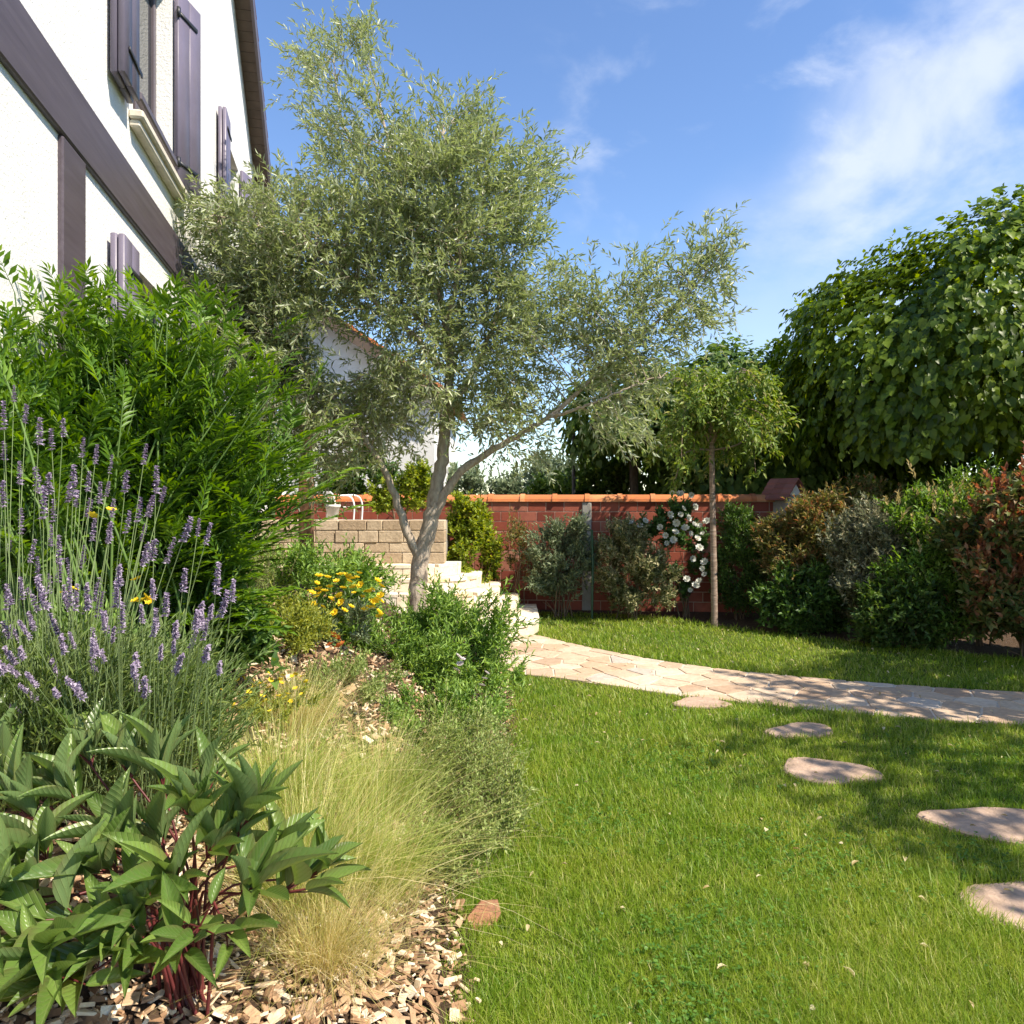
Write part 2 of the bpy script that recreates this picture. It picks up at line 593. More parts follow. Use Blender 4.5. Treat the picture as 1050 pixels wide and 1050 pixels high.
def blades(mb, P, D, length, wd, bend, seg=3, rg=rng):
    """grass-like ribbons that arch over; bend = horizontal throw vector per blade"""
    m = len(P)
    side = norm(np.cross(D, bend + rg.normal(0, .3, (m, 3)) * .05 + 1e-6))
    rows = []
    for s in range(seg + 1):
        t = s / seg
        pos = P + D * (t * length)[:, None] + bend * (t ** 2 * length)[:, None]
        pos[:, 2] -= (np.linalg.norm(bend, axis=1) ** 2) * t ** 3 * length * .45
        w = wd * (1 - t ** 1.5) * .5
        if s < seg:
            rows += [pos + side * w[:, None], pos - side * w[:, None]]
        else:
            rows.append(pos)
    V = np.stack(rows, 1)
    nv = V.shape[1]
    base = (np.arange(m) * nv)
    q = np.array([(2 * s, 2 * s + 1, 2 * s + 3, 2 * s + 2) for s in range(seg - 1)]).reshape(-1, 4)
    tr = np.array([(2 * seg - 2, 2 * seg - 1, 2 * seg)])
    n0 = mb.n
    mb.v.append(V.reshape(-1, 3)); mb.n += m * nv
    if len(q):
        mb.f.setdefault(4, []).append((q[None] + base[:, None, None]).reshape(-1, 4) + n0)
    mb.f.setdefault(3, []).append((tr[None] + base[:, None, None]).reshape(-1, 3) + n0)

def in_poly(x, y, poly):
    x, y = np.asarray(x), np.asarray(y)
    r = np.zeros(x.shape, bool)
    n = len(poly)
    j = n - 1
    for i in range(n):
        xi, yi = poly[i]; xj, yj = poly[j]
        c = ((yi > y) != (yj > y)) & (x < (xj - xi) * (y - yi) / (yj - yi + 1e-12) + xi)
        r ^= c
        j = i
    return r
def spline(pts, n=60):
    p = np.asarray(pts, float)
    q = np.vstack([2 * p[0] - p[1], p, 2 * p[-1] - p[-2]])
    out = []
    k = len(p) - 1
    for i in range(k):
        a, b, c, d = q[i:i + 4]
        t = np.linspace(0, 1, max(2, n // k), endpoint=(i == k - 1))[:, None]
        out.append(.5 * ((2 * b) + (c - a) * t + (2 * a - 5 * b + 4 * c - d) * t ** 2 + (3 * b - a - 3 * c + d) * t ** 3))
    return np.concatenate(out)

def sph(n, rg):
    return norm(rg.normal(0, 1, (n, 3)))

# ------------------------------------------------------------------ layout of the ground
BED_Y = np.array([-2, 0, 2.24, 2.9, 3.4, 4.2, 5.85, 6.6, 7.4, 8.4, 12])
BED_X = np.array([-.10, -.12, -.12, -.19, -.13, -.02, .02, -.06, -.25, -.55, -.6])
def bed_edge(y):
    return np.interp(y, BED_Y, BED_X)
def sstep(x, a, b):
    t = np.clip((x - a) / (b - a), 0, 1)
    return t * t * (3 - 2 * t)
def gz(x, y):
    """height of the planting bed that climbs towards the house"""
    d = bed_edge(y) - np.asarray(x, float)
    h = .22 * sstep(d, 0, .8) + .45 * sstep(d, .5, 1.6)
    h = h + .02 * np.sin(np.asarray(x) * 9 + np.asarray(y) * 5) * sstep(d, .1, .5)
    return h
WALL_X0, WALL_K = -1.35, -.2                 # house wall: X = WALL_X0 + WALL_K * Y
def house_x(y):
    return WALL_X0 + WALL_K * np.asarray(y)

PATH_BACK = spline([(-1.4, 9.6), (-.35, 9.2), (.24, 8.75), (.78, 8.0), (1.56, 7.18), (2.53, 6.60), (4.0, 6.10), (6.0, 5.75), (9, 5.5)], 80)
PATH_FRONT = spline([(-1.8, 7.9), (-1.0, 7.25), (-.04, 6.82), (.61, 6.46), (1.31, 6.0), (2.32, 5.54), (3.5, 5.20), (6.0, 4.85), (9, 4.6)], 80)
PATH = np.vstack([PATH_FRONT, PATH_BACK[::-1]])
BACKBED = np.array([(-1.0, 11.3), (-.2, 10.75), (1.4, 10.45), (2.1, 10.0), (2.6, 9.35), (3.3, 8.62), (4.83, 7.42), (7, 6.3), (12, 5.0), (12, 14), (-1, 14)])

# stepping stones: centre, half sizes, turn
STONES = [((1.40, 5.78), (.22, .13), .1, 'slim pinkish stepping stone in the lawn lying closest to the flagstone path'),
          ((1.88, 5.08), (.23, .15), .3, 'second stepping stone from the path, oval with a rounded edge'),
          ((1.75, 4.32), (.25, .20), -.5, 'middle pink stepping stone of the five, with its pointed end towards the flowerbed'),
          ((2.26, 3.60), (.34, .19), -.25, 'large dark shaded stepping stone, second nearest to the viewer'),
          ((1.94, 2.80), (.30, .22), -.6, 'partly sunlit pink stepping stone at the front edge of the lawn')]
def stone_poly(c, h, rot, rg, n=26):
    a = np.linspace(0, 2 * np.pi, n, endpoint=False)
    r = 1 + .10 * np.sin(2 * a + rg.uniform(0, 6)) + .12 * np.sin(3 * a + rg.uniform(0, 6)) + .025 * np.sin(5 * a + rg.uniform(0, 6)) + rg.normal(0, .018, n)
    p = np.column_stack([np.cos(a) * h[0] * r, np.sin(a) * h[1] * r])
    co, si = math.cos(rot), math.sin(rot)
    return p @ np.array([[co, si], [-si, co]]) + np.array(c)
rs = np.random.default_rng(21)
STONE_POLYS = [stone_poly(c, h, r, rs) for c, h, r, _ in STONES]

# ------------------------------------------------------------------ ground sheets
mb = MB()
mb.add([(-400, -400, -.03), (400, -400, -.03), (400, 900, -.03), (-400, 900, -.03)], [(0, 1, 2, 3)])
tag(mb.build("ground", M_LAWN), kind='structure')
mb = MB()
mb.add([(-1.2, -3, 0), (12, -3, 0), (12, 11.5, 0), (-1.2, 11.5, 0)], [(0, 1, 2, 3)])
tag(mb.build("lawn", M_LAWN), kind='structure')
nx, ny = 70, 150
gx, gy = np.linspace(0, 1, nx), np.linspace(-2.5, 9.4, ny)
GY, GU = np.meshgrid(gy, gx, indexing='ij')
GX = (bed_edge(GY) + .06) * (1 - GU) + (house_x(GY) - .15) * GU
GZ = gz(GX, GY) + np.where(GU > .01, .012, -.02)
GZ = GZ + .012 * np.sin(GX * 31 + GY * 17) * np.sin(GY * 23) * (GU > .02)
V = np.stack([GX, GY, GZ], -1).reshape(-1, 3)
F = [(i * nx + j, i * nx + j + 1, (i + 1) * nx + j + 1, (i + 1) * nx + j) for i in range(ny - 1) for j in range(nx - 1)]
tag(MB().add(V, np.array(F)[:, ::-1]).build("flowerbed_soil", M_SOIL, smooth=True), kind='structure')
mb = MB()
p3 = np.column_stack([BACKBED, np.full(len(BACKBED), .006)])
tag(mb.add(p3, [tuple(range(len(p3)))]).build("border_soil", M_SOIL), kind='structure')

# path: mortar sheet and irregular flagstones
mb = MB()
n = len(PATH_FRONT)
nb = len(PATH_BACK)
idx = np.linspace(0, nb - 1, n).astype(int)
V = np.vstack([np.column_stack([PATH_FRONT, np.full(n, .010)]), np.column_stack([PATH_BACK[idx], np.full(n, .010)])])
mb.add(V, [(i, i + 1, n + i + 1, n + i) for i in range(n - 1)])
tag(mb.build("path_bed", M_JOINT), kind='structure')
def clip_half(poly, p, nrm):
    out = []
    for i in range(len(poly)):
        a, b = poly[i], poly[(i + 1) % len(poly)]
        da, db = (a - p) @ nrm, (b - p) @ nrm
        if da <= 0: out.append(a)
        if da * db < 0: out.append(a + (b - a) * (da / (da - db)))
    return out
def crazy_cells(seeds, gap=.008, maxr=.6):
    cells = []
    for i, s in enumerate(seeds):
        poly = [s + np.array(q) * maxr for q in ((-1, -1), (1, -1), (1, 1), (-1, 1))]
        d = np.linalg.norm(seeds - s, axis=1)
        for j in np.argsort(d)[1:22]:
            v = (seeds[j] - s) / d[j]
            poly = clip_half(poly, s + v * (d[j] / 2 - gap), v)
            if len(poly) < 3: break
        if len(poly) >= 3:
            cells.append(np.array(poly))
    return cells
def clip_into(c, outer):
    """pull the corners that stick out of the outline back to it"""
    n = len(c)
    fine = np.concatenate([c[i] + (c[(i + 1) % n] - c[i]) * np.linspace(0, 1, 5, endpoint=False)[:, None] for i in range(n)])
    ok = in_poly(fine[:, 0], fine[:, 1], outer)
    if not ok.any(): return None
    ce = fine[ok].mean(0)
    if not in_poly(ce[0:1], ce[1:2], outer)[0]: return None
    for k in range(len(fine)):
        if not ok[k]:
            lo, hi = 0.0, 1.0
            for _ in range(12):
                md = (lo + hi) / 2
                p = ce + (fine[k] - ce) * md
                if in_poly(p[0:1], p[1:2], outer)[0]: lo = md
                else: hi = md
            fine[k] = ce + (fine[k] - ce) * lo
    return fine
def rough(c, rg):
    """a quarried, slightly wavy outline"""
    mid = c.mean(0)
    return mid + (c - mid) * (1 - np.abs(rg.normal(0, .022, (len(c), 1))))
rp = np.random.default_rng(5)
seeds = []
for x, y in zip(rp.uniform(-1.6, 8.5, 9000), rp.uniform(4.6, 9.4, 9000)):
    if in_poly(np.array([x]), np.array([y]), PATH)[0] and all((x - a) ** 2 + (y - b) ** 2 > (.11 + .11 * abs(math.sin(a * 7.3 + b * 11.1))) ** 2 for a, b in seeds):
        seeds.append((x, y))
seeds = np.array(seeds)
mb = MB()
for c in crazy_cells(seeds, .007, .35):
    c = clip_into(c, PATH)
    if c is None: continue
    c = rough(c, rp)
    z = .018 + rp.uniform(-.0015, .0015)
    mb.prism(c, .0, z, .003)
tag(mb.build("path", M_FLAG), kind='structure')
for (c, h, r, lab), poly in zip(STONES, STONE_POLYS):
    o = MB().prism(poly - np.array(c), 0.0, .020, .008).build("stepping_stone", M_STEPSTONE)
    o.location = (c[0], c[1], .002)
    tag(o, lab, "stepping stone", "stepping stones across the lawn")

# ------------------------------------------------------------------ the house
HR = math.atan2(1, WALL_K)
KS = math.hypot(1, WALL_K)                    # local x along the wall = KS * Y ; outwards is local -y
house = thing("half_timbered_house", "tall white rendered house with dark timber beams and mauve shutters beside the garden", "house", (WALL_X0, 0, 0), HR)
S = lambda Y: KS * Y
EAVE_Z, RIDGE_Z, RIDGE_Y, EAVE_Y = 4.68, 10.34, 4.0, 12.0
def rake(Y):
    return RIDGE_Z - abs(Y - RIDGE_Y) * (RIDGE_Z - EAVE_Z) / (EAVE_Y - RIDGE_Y)
# openings: (Y0, Y1, z0, z1)
OPEN = [(4.72, 5.70, 3.84, 5.25), (4.72, 5.70, 1.45, 2.94), (8.02, 8.95, 3.84, 5.30)]
ys = sorted(set([-4.0, RIDGE_Y, EAVE_Y] + [o[0] for o in OPEN] + [o[1] for o in OPEN]))
mb = MB()
for a, b in zip(ys[:-1], ys[1:]):
    holes = sorted([(o[2], o[3]) for o in OPEN if o[0] <= a and o[1] >= b])
    z = 0.0
    for h0, h1 in holes:
        mb.add([(S(a), 0, z), (S(b), 0, z), (S(b), 0, h0), (S(a), 0, h0)], [(0, 1, 2, 3)])
        z = h1
    mb.add([(S(a), 0, z), (S(b), 0, z), (S(b), 0, rake(b)), (S(a), 0, rake(a))], [(0, 1, 2, 3)])
for y0, y1, z0, z1 in OPEN:                  # plastered reveals
    d = .17
    a, b = S(y0), S(y1)
    mb.add([(a, 0, z0), (a, 0, z1), (a, d, z1), (a, d, z0)], [(0, 1, 2, 3)])
    mb.add([(b, 0, z0), (b, d, z0), (b, d, z1), (b, 0, z1)], [(0, 1, 2, 3)])
    mb.add([(a, 0, z1), (b, 0, z1), (b, d, z1), (a, d, z1)], [(0, 1, 2, 3)])
    mb.add([(a, 0, z0), (a, d, z0), (b, d, z0), (b, 0, z0)], [(0, 1, 2, 3)])
a, b = S(-4), S(EAVE_Y)
mb.add([(b, 0, 0), (b, 8, 0), (b, 8, EAVE_Z), (b, 0, EAVE_Z)], [(0, 1, 2, 3)])
mb.add([(a, 0, 0), (a, 0, EAVE_Z), (a, 8, EAVE_Z), (a, 8, 0)], [(0, 1, 2, 3)])
mb.add([(a, 8, 0), (a, 8, EAVE_Z), (S(RIDGE_Y), 8, RIDGE_Z), (b, 8, EAVE_Z), (b, 8, 0)], [(0, 1, 2, 3, 4)])
mb.build("wall", M_WALL, house)
MB().box((S(-3.9), -.028, 3.17), (S(11.9), .02, 3.48), None, .008).build("beam", M_TIMBER, house)
for y0, y1 in ((3.53, 3.83), (7.0, 7.28), (10.6, 10.88)):
    MB().box((S(y0), -.024, 0.0), (S(y1), .02, 3.167), None, .008).build("post", M_TIMBER, house)
# roof: two tiled slopes over the gable with a boarded overhang
OV = .21
for sgn in (1, -1):
    y_e = RIDGE_Y + sgn * (EAVE_Y - RIDGE_Y + .45)
    p0 = np.array([S(RIDGE_Y), 0, RIDGE_Z + .03]); p1 = np.array([S(y_e), 0, rake(EAVE_Y) - .45 * .7075 + .03])
    dv = p1 - p0; Ls = np.linalg.norm(dv); dv /= Ls
    upv = np.cross(np.array([0, 1.0, 0]), dv)
    if upv[2] < 0: upv = -upv
    def q(s, y, h): return p0 + dv * s + np.array([0, y, 0]) + upv * h
    rf = MB()
    n = 44
    tl = Ls / n
    for i in range(n):
        s0, s1 = i * tl, (i + 1) * tl + .05
        for j in range(27 if sgn > 0 else 1):
            ya, yb = (-OV + j * .31, -OV + j * .31 + .302) if sgn > 0 else (-OV, 8.2)
            h0, h1 = .085, .13
            vs = [q(s0, ya, h0 - .03), q(s0, yb, h0 - .03), q(s1, yb, h1 - .03), q(s1, ya, h1 - .03), q(s0, ya, h0 + .012 - .03), q(s0, yb, h0 + .012 - .03), q(s1, yb, h1 + .018 - .03), q(s1, ya, h1 + .018 - .03)]
            rf.add(vs, [(0, 3, 2, 1), (4, 5, 6, 7), (0, 1, 5, 4), (1, 2, 6, 5), (2, 3, 7, 6), (3, 0, 4, 7)])
    r = rf.build("roof", M_ROOFTILE, house)
    sf = MB()                                  # soffit boards across the overhang
    nbd = int(Ls / .115)
    for i in range(nbd):
        s0, s1 = i * .115, i * .115 + .111
        vs = [q(s0, -OV + .035, -.02), q(s1, -OV + .035, -.02), q(s1, -.001, -.02), q(s0, -.001, -.02), q(s0, -OV + .035, .03), q(s1, -OV + .035, .03), q(s1, -.001, .03), q(s0, -.001, .03)]
        sf.add(vs, [(0, 1, 2, 3), (4, 7, 6, 5), (0, 4, 5, 1), (1, 5, 6, 2), (2, 6, 7, 3), (3, 7, 4, 0)])
    sf.build("soffit", M_SOFFIT, r)
    bb = MB()
    vs = [q(0, -OV, -.10), q(Ls, -OV, -.10), q(Ls, -OV + .032, -.10), q(0, -OV + .032, -.10), q(0, -OV, .052), q(Ls, -OV, .052), q(Ls, -OV + .032, .052), q(0, -OV + .032, .052)]
    bb.add(vs, [(0, 1, 2, 3), (4, 7, 6, 5), (0, 4, 5, 1), (1, 5, 6, 2), (2, 6, 7, 3), (3, 7, 4, 0)])
    bb.build("bargeboard", M_SHUTTER_FRAME, r)

def leaf_panel(w, z0, z1, th):
    """a ledged shutter leaf from hinge x=0 to x=w: boards with grooves"""
    m = MB()
    nb_ = 2
    bw = w / nb_
    for i in range(nb_):
        m.box((i * bw + .001, -th, z0), ((i + 1) * bw - .003, 0, z1), None, .004)
    return m
def shutter(hy, wdt, z0, z1, ang, side, off, fold=False):
    """side=+1 opens away from the viewer; ang is how far it stands off the wall"""
    o = bpy.data.objects.new("shutter", None)
    COL.objects.link(o)
    o.parent = house
    hx = S(hy)
    def place(mbx):
        a = -R(ang) * side
        out = MB()
        for v in mbx.v:
            v2 = v.copy()
            v2[:, 0] *= side
            c, s_ = math.cos(a), math.sin(a)
            x = v2[:, 0] * c - v2[:, 1] * s_
            y = v2[:, 0] * s_ + v2[:, 1] * c
            out.v.append(np.column_stack([x + hx, y - off, v2[:, 2]]))
        for k, fl in mbx.f.items():
            out.f[k] = [f[:, ::-1] if side < 0 else f for f in fl]
        out.n = mbx.n
        return out
    pm = place(leaf_panel(wdt, z0, z1, .034))
    if fold:
        q = place(leaf_panel(wdt * .93, z0 + .004, z1 - .004, .034))
        ox = .030 * side
        for v in q.v:
            v[:, 1] -= .042
            v[:, 0] += ox
        for k, fl in q.f.items():
            pm.f.setdefault(k, []).extend([f + pm.n for f in fl])
        pm.v += q.v
        pm.n += q.n
    # the panel is the shutter's own body
    bpy.data.objects.remove(o)
    body = pm.build("shutter", M_SHUTTER, house)
    for zz in (z0 + .17, z1 - .17):
        h = MB().box((.0, -.043 - (.042 if fold else 0), zz - .014), (wdt * .8, -.035 - (.042 if fold else 0), zz + .014))
        h.box((-.012, -.048, zz - .035), (.012, -.030, zz + .035))
        h2 = place(h)
        h2.build("hinge", M_IRON, body)
    return body
for y0, y1, z0, z1 in OPEN:
    a, b = S(y0), S(y1)
    fr = MB()
    yy0, yy1 = .10, .155
    for x0, x1, w0, w1 in ((a, a + .06, z0, z1), (b - .06, b, z0, z1), (a + .062, b - .062, z0, z0 + .07), (a + .062, b - .062, z1 - .06, z1), ((a + b) / 2 - .035, (a + b) / 2 + .035, z0 + .072, z1 - .062)):
        fr.box((x0, yy0, w0), (x1, yy1, w1), None, .006)
    w = fr.build("window", M_SHUTTER_FRAME, house)
    MB().box((a + .06, .122, z0 + .07), ((a + b) / 2 - .036, .130, z1 - .06)).box(((a + b) / 2 + .036, .122, z0 + .07), (b - .06, .130, z1 - .06)).build("pane", M_GLASS, w)
    if z0 > 3:
        MB().box((S(y0 - .10), -.085, z0 - .055), (S(y1 + .20), .0, z0 - .004), None, .01).box((S(y0 - .08), -.06, z0 - .10), (S(y1 + .18), .0, z0 - .057), None, .008).build("sill", M_SILL, w)
        MB().box((S(y0 + .0), -.050, z0 + .10), (S(y1 - .02), -.005, z0 + .155), None, .01).build("rail", M_SHUTTER_FRAME, w)
    zz0 = z0 + .02
    shutter(y0 - .16, .36, zz0 - .03, z1 + .02, 1.5, -1, .012, True)
    shutter(y1 + .03, .31, zz0 - .03, z1 + .02, 20, 1, .012, False)

# ------------------------------------------------------------------ white annex beyond the terrace
annex = thing("neighbouring_house", "white gabled house with terracotta verge half hidden behind the olive tree", "house", (-1.35, 13.6, 0))
mb = MB()
mb.add([(-2.6, 0, 0), (0, 0, 0), (0, 0, 3.5), (-2.6, 0, 5.22)], [(0, 1, 2, 3)])
mb.add([(0, 0, 0), (0, 5, 0), (0, 5, 3.5), (0, 0, 3.5)], [(0, 1, 2, 3)])
mb.add([(-2.6, 0, 0), (-2.6, 0, 5.22), (-2.6, 5, 5.22), (-2.6, 5, 0)], [(0, 1, 2, 3)])
mb.add([(0, 5, 0), (-2.6, 5, 0), (-2.6, 5, 5.22), (0, 5, 3.5)], [(0, 1, 2, 3)])
mb.build("wall", M_WALL, annex)
rf = MB()
sl = np.array([1, 0, -.6615]); sl /= np.linalg.norm(sl)
un = np.array([.6615, 0, 1]); un /= np.linalg.norm(un)
o0 = np.array([-2.75, 0, 5.22 + .10])
for i in range(16):
    for j in range(13):
        s0 = i * .225; y0 = -.35 + j * .42
        P_ = lambda s, y, h: o0 + sl * s + np.array([0, y, 0]) + un * h
        vs = [P_(s0, y0, .02), P_(s0, y0 + .41, .02), P_(s0 + .26, y0 + .41, .05), P_(s0 + .26, y0, .05), P_(s0, y0, .05), P_(s0, y0 + .41, .05), P_(s0 + .26, y0 + .41, .09), P_(s0 + .26, y0, .09)]
        rf.add(vs, [(0, 3, 2, 1), (4, 5, 6, 7), (0, 1, 5, 4), (1, 2, 6, 5), (2, 3, 7, 6), (3, 0, 4, 7)])
r = rf.build("roof", M_TERRA, annex)
P_ = lambda s, y, h: o0 + sl * s + np.array([0, y, 0]) + un * h
MB().add([P_(0, -.33, -.16), P_(3.5, -.33, -.16), P_(3.5, -.29, -.16), P_(0, -.29, -.16), P_(0, -.33, .018), P_(3.5, -.33, .018), P_(3.5, -.29, .018), P_(0, -.29, .018)],
         [(0, 1, 2, 3), (4, 7, 6, 5), (0, 4, 5, 1), (1, 5, 6, 2), (2, 6, 7, 3), (3, 7, 4, 0)]).build("bargeboard", M_SOFFIT, r)

# ------------------------------------------------------------------ brick garden wall
BW0, BW1 = np.array([-3.4, 11.34]), np.array([3.62, 10.64])
bl = np.linalg.norm(BW1 - BW0)
ba = math.atan2(*(BW1 - BW0)[::-1])
wall = thing("brick_wall", "long red brick garden wall capped with rounded terracotta tiles", "wall", (*BW0, 0), ba)
mb = MB()
rb = np.random.default_rng(3)
row, bw_ = .137, .252
nrow = 11
for i in range(nrow):
    off = (0 if i % 2 else bw_ / 2)
    x = -off
    while x < bl:
        x0, x1 = max(0, x), min(bl, x + bw_ - .011)
        if x1 - x0 > .03:
            d = rb.uniform(0, .002)
            mb.box((x0, -.10 - d, i * row + .006), (x1, .10, (i + 1) * row - .006), None, .0015)
        x += bw_
mb.build("masonry", M_BRICK, wall)
MB().box((0, -.097, 0), (bl, .097, nrow * row)).build("mortar", M_MORTAR, wall)
cp = MB()
x = 0
ztop = nrow * row
while x < bl:
    a = np.linspace(0, np.pi, 9)
    for (xa, xb, rr) in ((x, x + .405, .125), (x + .39, x + .455, .142)):
        pr = [(-math.cos(t) * rr, math.sin(t) * rr * .78) for t in a]
        Vc = [(xa, y, ztop + .002 + z) for y, z in pr] + [(xb, y, ztop + .002 + z) for y, z in pr]
        k = len(pr)
        cp.add(Vc, [(i, i + 1, k + i + 1, k + i) for i in range(k - 1)] + [tuple(range(k)), tuple(reversed(range(k, 2 * k)))])
    x += .45
cp.build("coping", M_TERRA, wall)
for lx in (bl * .633,):
    MB().box((lx - .065, -.125, 0), (lx + .065, .02, ztop - .01), None, .01).build("pier", M_CONCRETE, wall)
pil = thing("gate_pillar", "small pale pillar with a little red tiled gable roof at the end of the brick wall", "pillar", (3.70, 10.60, -.06), .62)
MB().box((-.17, -.17, 0), (.17, .17, 1.66), None, .012).build("shaft", M_CONCRETE, pil)
MB().add([(-.15, -.16, 1.66), (.15, -.16, 1.66), (0, -.16, 1.84), (-.15, .16, 1.66), (.15, .16, 1.66), (0, .16, 1.84)], [(0, 1, 2), (5, 4, 3), (0, 2, 5, 3), (1, 4, 5, 2)]).build("gable", M_WALL, pil)
rf = MB()
for s in (-1, 1):
    for k in range(4):
        for j in range(3):
            x0, x1 = k * .062, (k + 1) * .062 + .012
            y0, y1 = -.225 + j * .15, -.225 + j * .15 + .147
            zz = lambda x, h: 1.885 - x * 1.12 + h
            vs = [(s * x0, y0, zz(x0, -.02)), (s * x1, y0, zz(x1, -.008)), (s * x1, y1, zz(x1, -.008)), (s * x0, y1, zz(x0, -.02)), (s * x0, y0, zz(x0, 0)), (s * x1, y0, zz(x1, .018)), (s * x1, y1, zz(x1, .018)), (s * x0, y1, zz(x0, 0))]
            fs = [(0, 3, 2, 1), (4, 5, 6, 7), (0, 1, 5, 4), (1, 2, 6, 5), (2, 3, 7, 6), (3, 0, 4, 7)]
            rf.add(vs, fs if s > 0 else [tuple(reversed(f)) for f in fs])
rf.build("roof", M_TERRA_DARK, pil)

# ------------------------------------------------------------------ stone steps and terrace
steps = thing("stone_steps", "five curved cream flagstone steps climbing behind the olive trunk", "steps", (0, 0, 0))
rst = np.random.default_rng(17)
ENDX = [.30, .06, -.17, -.41, -.66]
FRY = [8.42, 8.66, 8.90, 9.12, 9.32]
def round_front(xe, yf, yb, xl=-3.1, rad=.75):
    a = np.linspace(-np.pi / 2, 0, 10)
    rad = min(rad, yb - yf - .02)
    arc = [(xe - rad + rad * math.cos(t), yf + rad + rad * math.sin(t)) for t in a]
    return np.array([(xl, yf + .10)] + arc + [(xe, yb), (xl, yb)])
for i in range(5):
    poly = round_front(ENDX[i], FRY[i], 10.35 if i < 4 else 9.9)
    z0, z1 = i * .15, (i + 1) * .15
    st = MB().prism(poly, z0 if i else -.02, z1 - .035).build("step", M_JOINT, steps)
    # facing stones along the riser, tread slabs above with a slight nosing
    seg = [p for p in poly[:12]]
    pts = spline(np.array(seg), 220)
    d = np.concatenate([[0], np.cumsum(np.linalg.norm(np.diff(pts, axis=0), axis=1))])
    fc = MB()
    s = 0
    while s < d[-1] - .05:
        w = rst.uniform(.26, .60)
        ss = np.linspace(s + .004, min(s + w - .004, d[-1]), 4)
        cx = np.interp(ss, d, pts[:, 0]); cy = np.interp(ss, d, pts[:, 1])
        tx, ty = np.gradient(cx), np.gradient(cy)
        ln = np.hypot(tx, ty); nx_, ny_ = ty / ln, -tx / ln
        o_ = rst.uniform(.012, .016)
        zz0, zz1 = z0 + .002, z1 - .037
        V = [(x + a * o_, y + b * o_, z) for z in (zz0, zz1) for x, y, a, b in zip(cx, cy, nx_, ny_)] + [(x - a * .01, y - b * .01, z) for z in (zz0, zz1) for x, y, a, b in zip(cx, cy, nx_, ny_)]
        k = 4
        F = [(j, j + 1, k + j + 1, k + j) for j in range(3)] + [(k + j, k + j + 1, 3 * k + j + 1, 3 * k + j) for j in range(3)] + [(0, k, 3 * k, 2 * k), (k - 1, 3 * k - 1, 4 * k - 1, 2 * k - 1)]
        fc.add(V, F)
        s += w
    fc.build("riser_facing", M_STEP, st)
    yb = (FRY[i + 1] if i < 4 else 9.9) + .14
    tr = MB()
    sd = []
    for x, y in zip(rst.uniform(-3.1, ENDX[i] + .02, 1500), rst.uniform(FRY[i] - .02, 10.35, 1500)):
        if all((x - a) ** 2 + (y - b) ** 2 > .27 ** 2 for a, b in sd):
            sd.append((x, y))
    outer = round_front(ENDX[i] + .022, FRY[i] - .022, 10.37 if i < 4 else 9.92)
    for c in crazy_cells(np.array(sd), .004, .4):
        c = clip_into(c, outer)
        if c is None: continue
        c = rough(c, rst)
        tr.prism(c, z1 - .036, z1 + rst.uniform(-.0015, .0015), .003)
    tr.build("tread", M_STEP, st)
terr = thing("terrace_wall", "low buff stone retaining wall in front of the raised terrace", "wall", (0, 9.55, .75))
mb = MB()
rows = [.135, .12, .15, .13]
z = 0
for h in rows:
    x = -3.15
    while x < -.82:
        w = rst.uniform(.16, .38)
        x1 = min(x + w, -.82)
        if -.82 - x1 < .08: x1 = -.82
        o_ = rst.uniform(0, .022)
        M_ = Matrix.Translation((0, 0, 0))
        mb.box((x + .005, -o_, z + .005), (x1 - .006, .27, z + h - .005), None, .006)
        x = x1
    z += h
mb.build("masonry", M_RUBBLE, terr)
MB().box((-3.15, .012, 0), (-.835, .262, z - .012)).build("mortar", M_JOINT, terr)
MB().box((-3.15, .275, -.7), (-.85, 1.2, z - .02)).build("terrace_fill", M_CONCRETE, terr)
TZ = .75 + z
pot = thing("flower_pot", "small white flower pot with a green plant on the end of the terrace wall", "flower pot", (-2.22, 9.66, TZ))
prof = [(.050, 0), (.062, .01), (.085, .15), (.096, .155), (.098, .185), (.086, .185), (.080, .15)]
mb = MB()
n = 20
V = [(r * math.cos(t), r * math.sin(t), zz) for r, zz in prof for t in np.arange(n) / n * 2 * np.pi]
F = [(i * n + j, i * n + (j + 1) % n, (i + 1) * n + (j + 1) % n, (i + 1) * n + j) for i in range(len(prof) - 1) for j in range(n)]
F += [tuple((len(prof) - 1) * n + j for j in range(n))]
mb.add(V, F).build("pot", M_POT, pot, True)
pf = MB()
shoots(pf, np.tile([[0, 0, .15]], (16, 1)) + np.random.default_rng(4).normal(0, .03, (16, 3)) * np.array([1, 1, .3]), np.random.default_rng(5).normal(0, .5, (16, 3)) + np.array([-.1, 0, .8]), .26, 7, .11, .026, T_lance(.15, .3), 45, 1.5, .4, .15, False, np.random.default_rng(6))
pf.build("foliage", mat_leaf("pot_plant_leaf", [(0, (.04, .09, .02)), (1, (.11, .19, .04))], .3), pot)
chair = thing("garden_chair", "white metal garden chair with curved arm on the raised terrace", "chair", (-2.14, 9.98, TZ - .02), .5)
chair.scale = (.85, .85, .85)
for yy in (-.20, .20):
    MB().tube(spline([(.20, yy, 0), (.21, yy, .22), (.17, yy, .34), (.08, yy, .38), (-.08, yy, .375), (-.22, yy, .37)], 24), .013, 8).build("arm", M_WHITE_METAL, chair, True)
    MB().tube(spline([(-.22, yy, 0), (-.20, yy, .20), (-.23, yy, .37), (-.27, yy, .42)], 14), .013, 8).build("leg", M_WHITE_METAL, chair, True)
mb = MB()
for k in range(7):
    mb.box((-.19 + k * .055, -.188, .20), (-.19 + k * .055 + .045, .188, .212), None, .003)
mb.build("seat", M_WHITE_METAL, chair)
mb = MB()
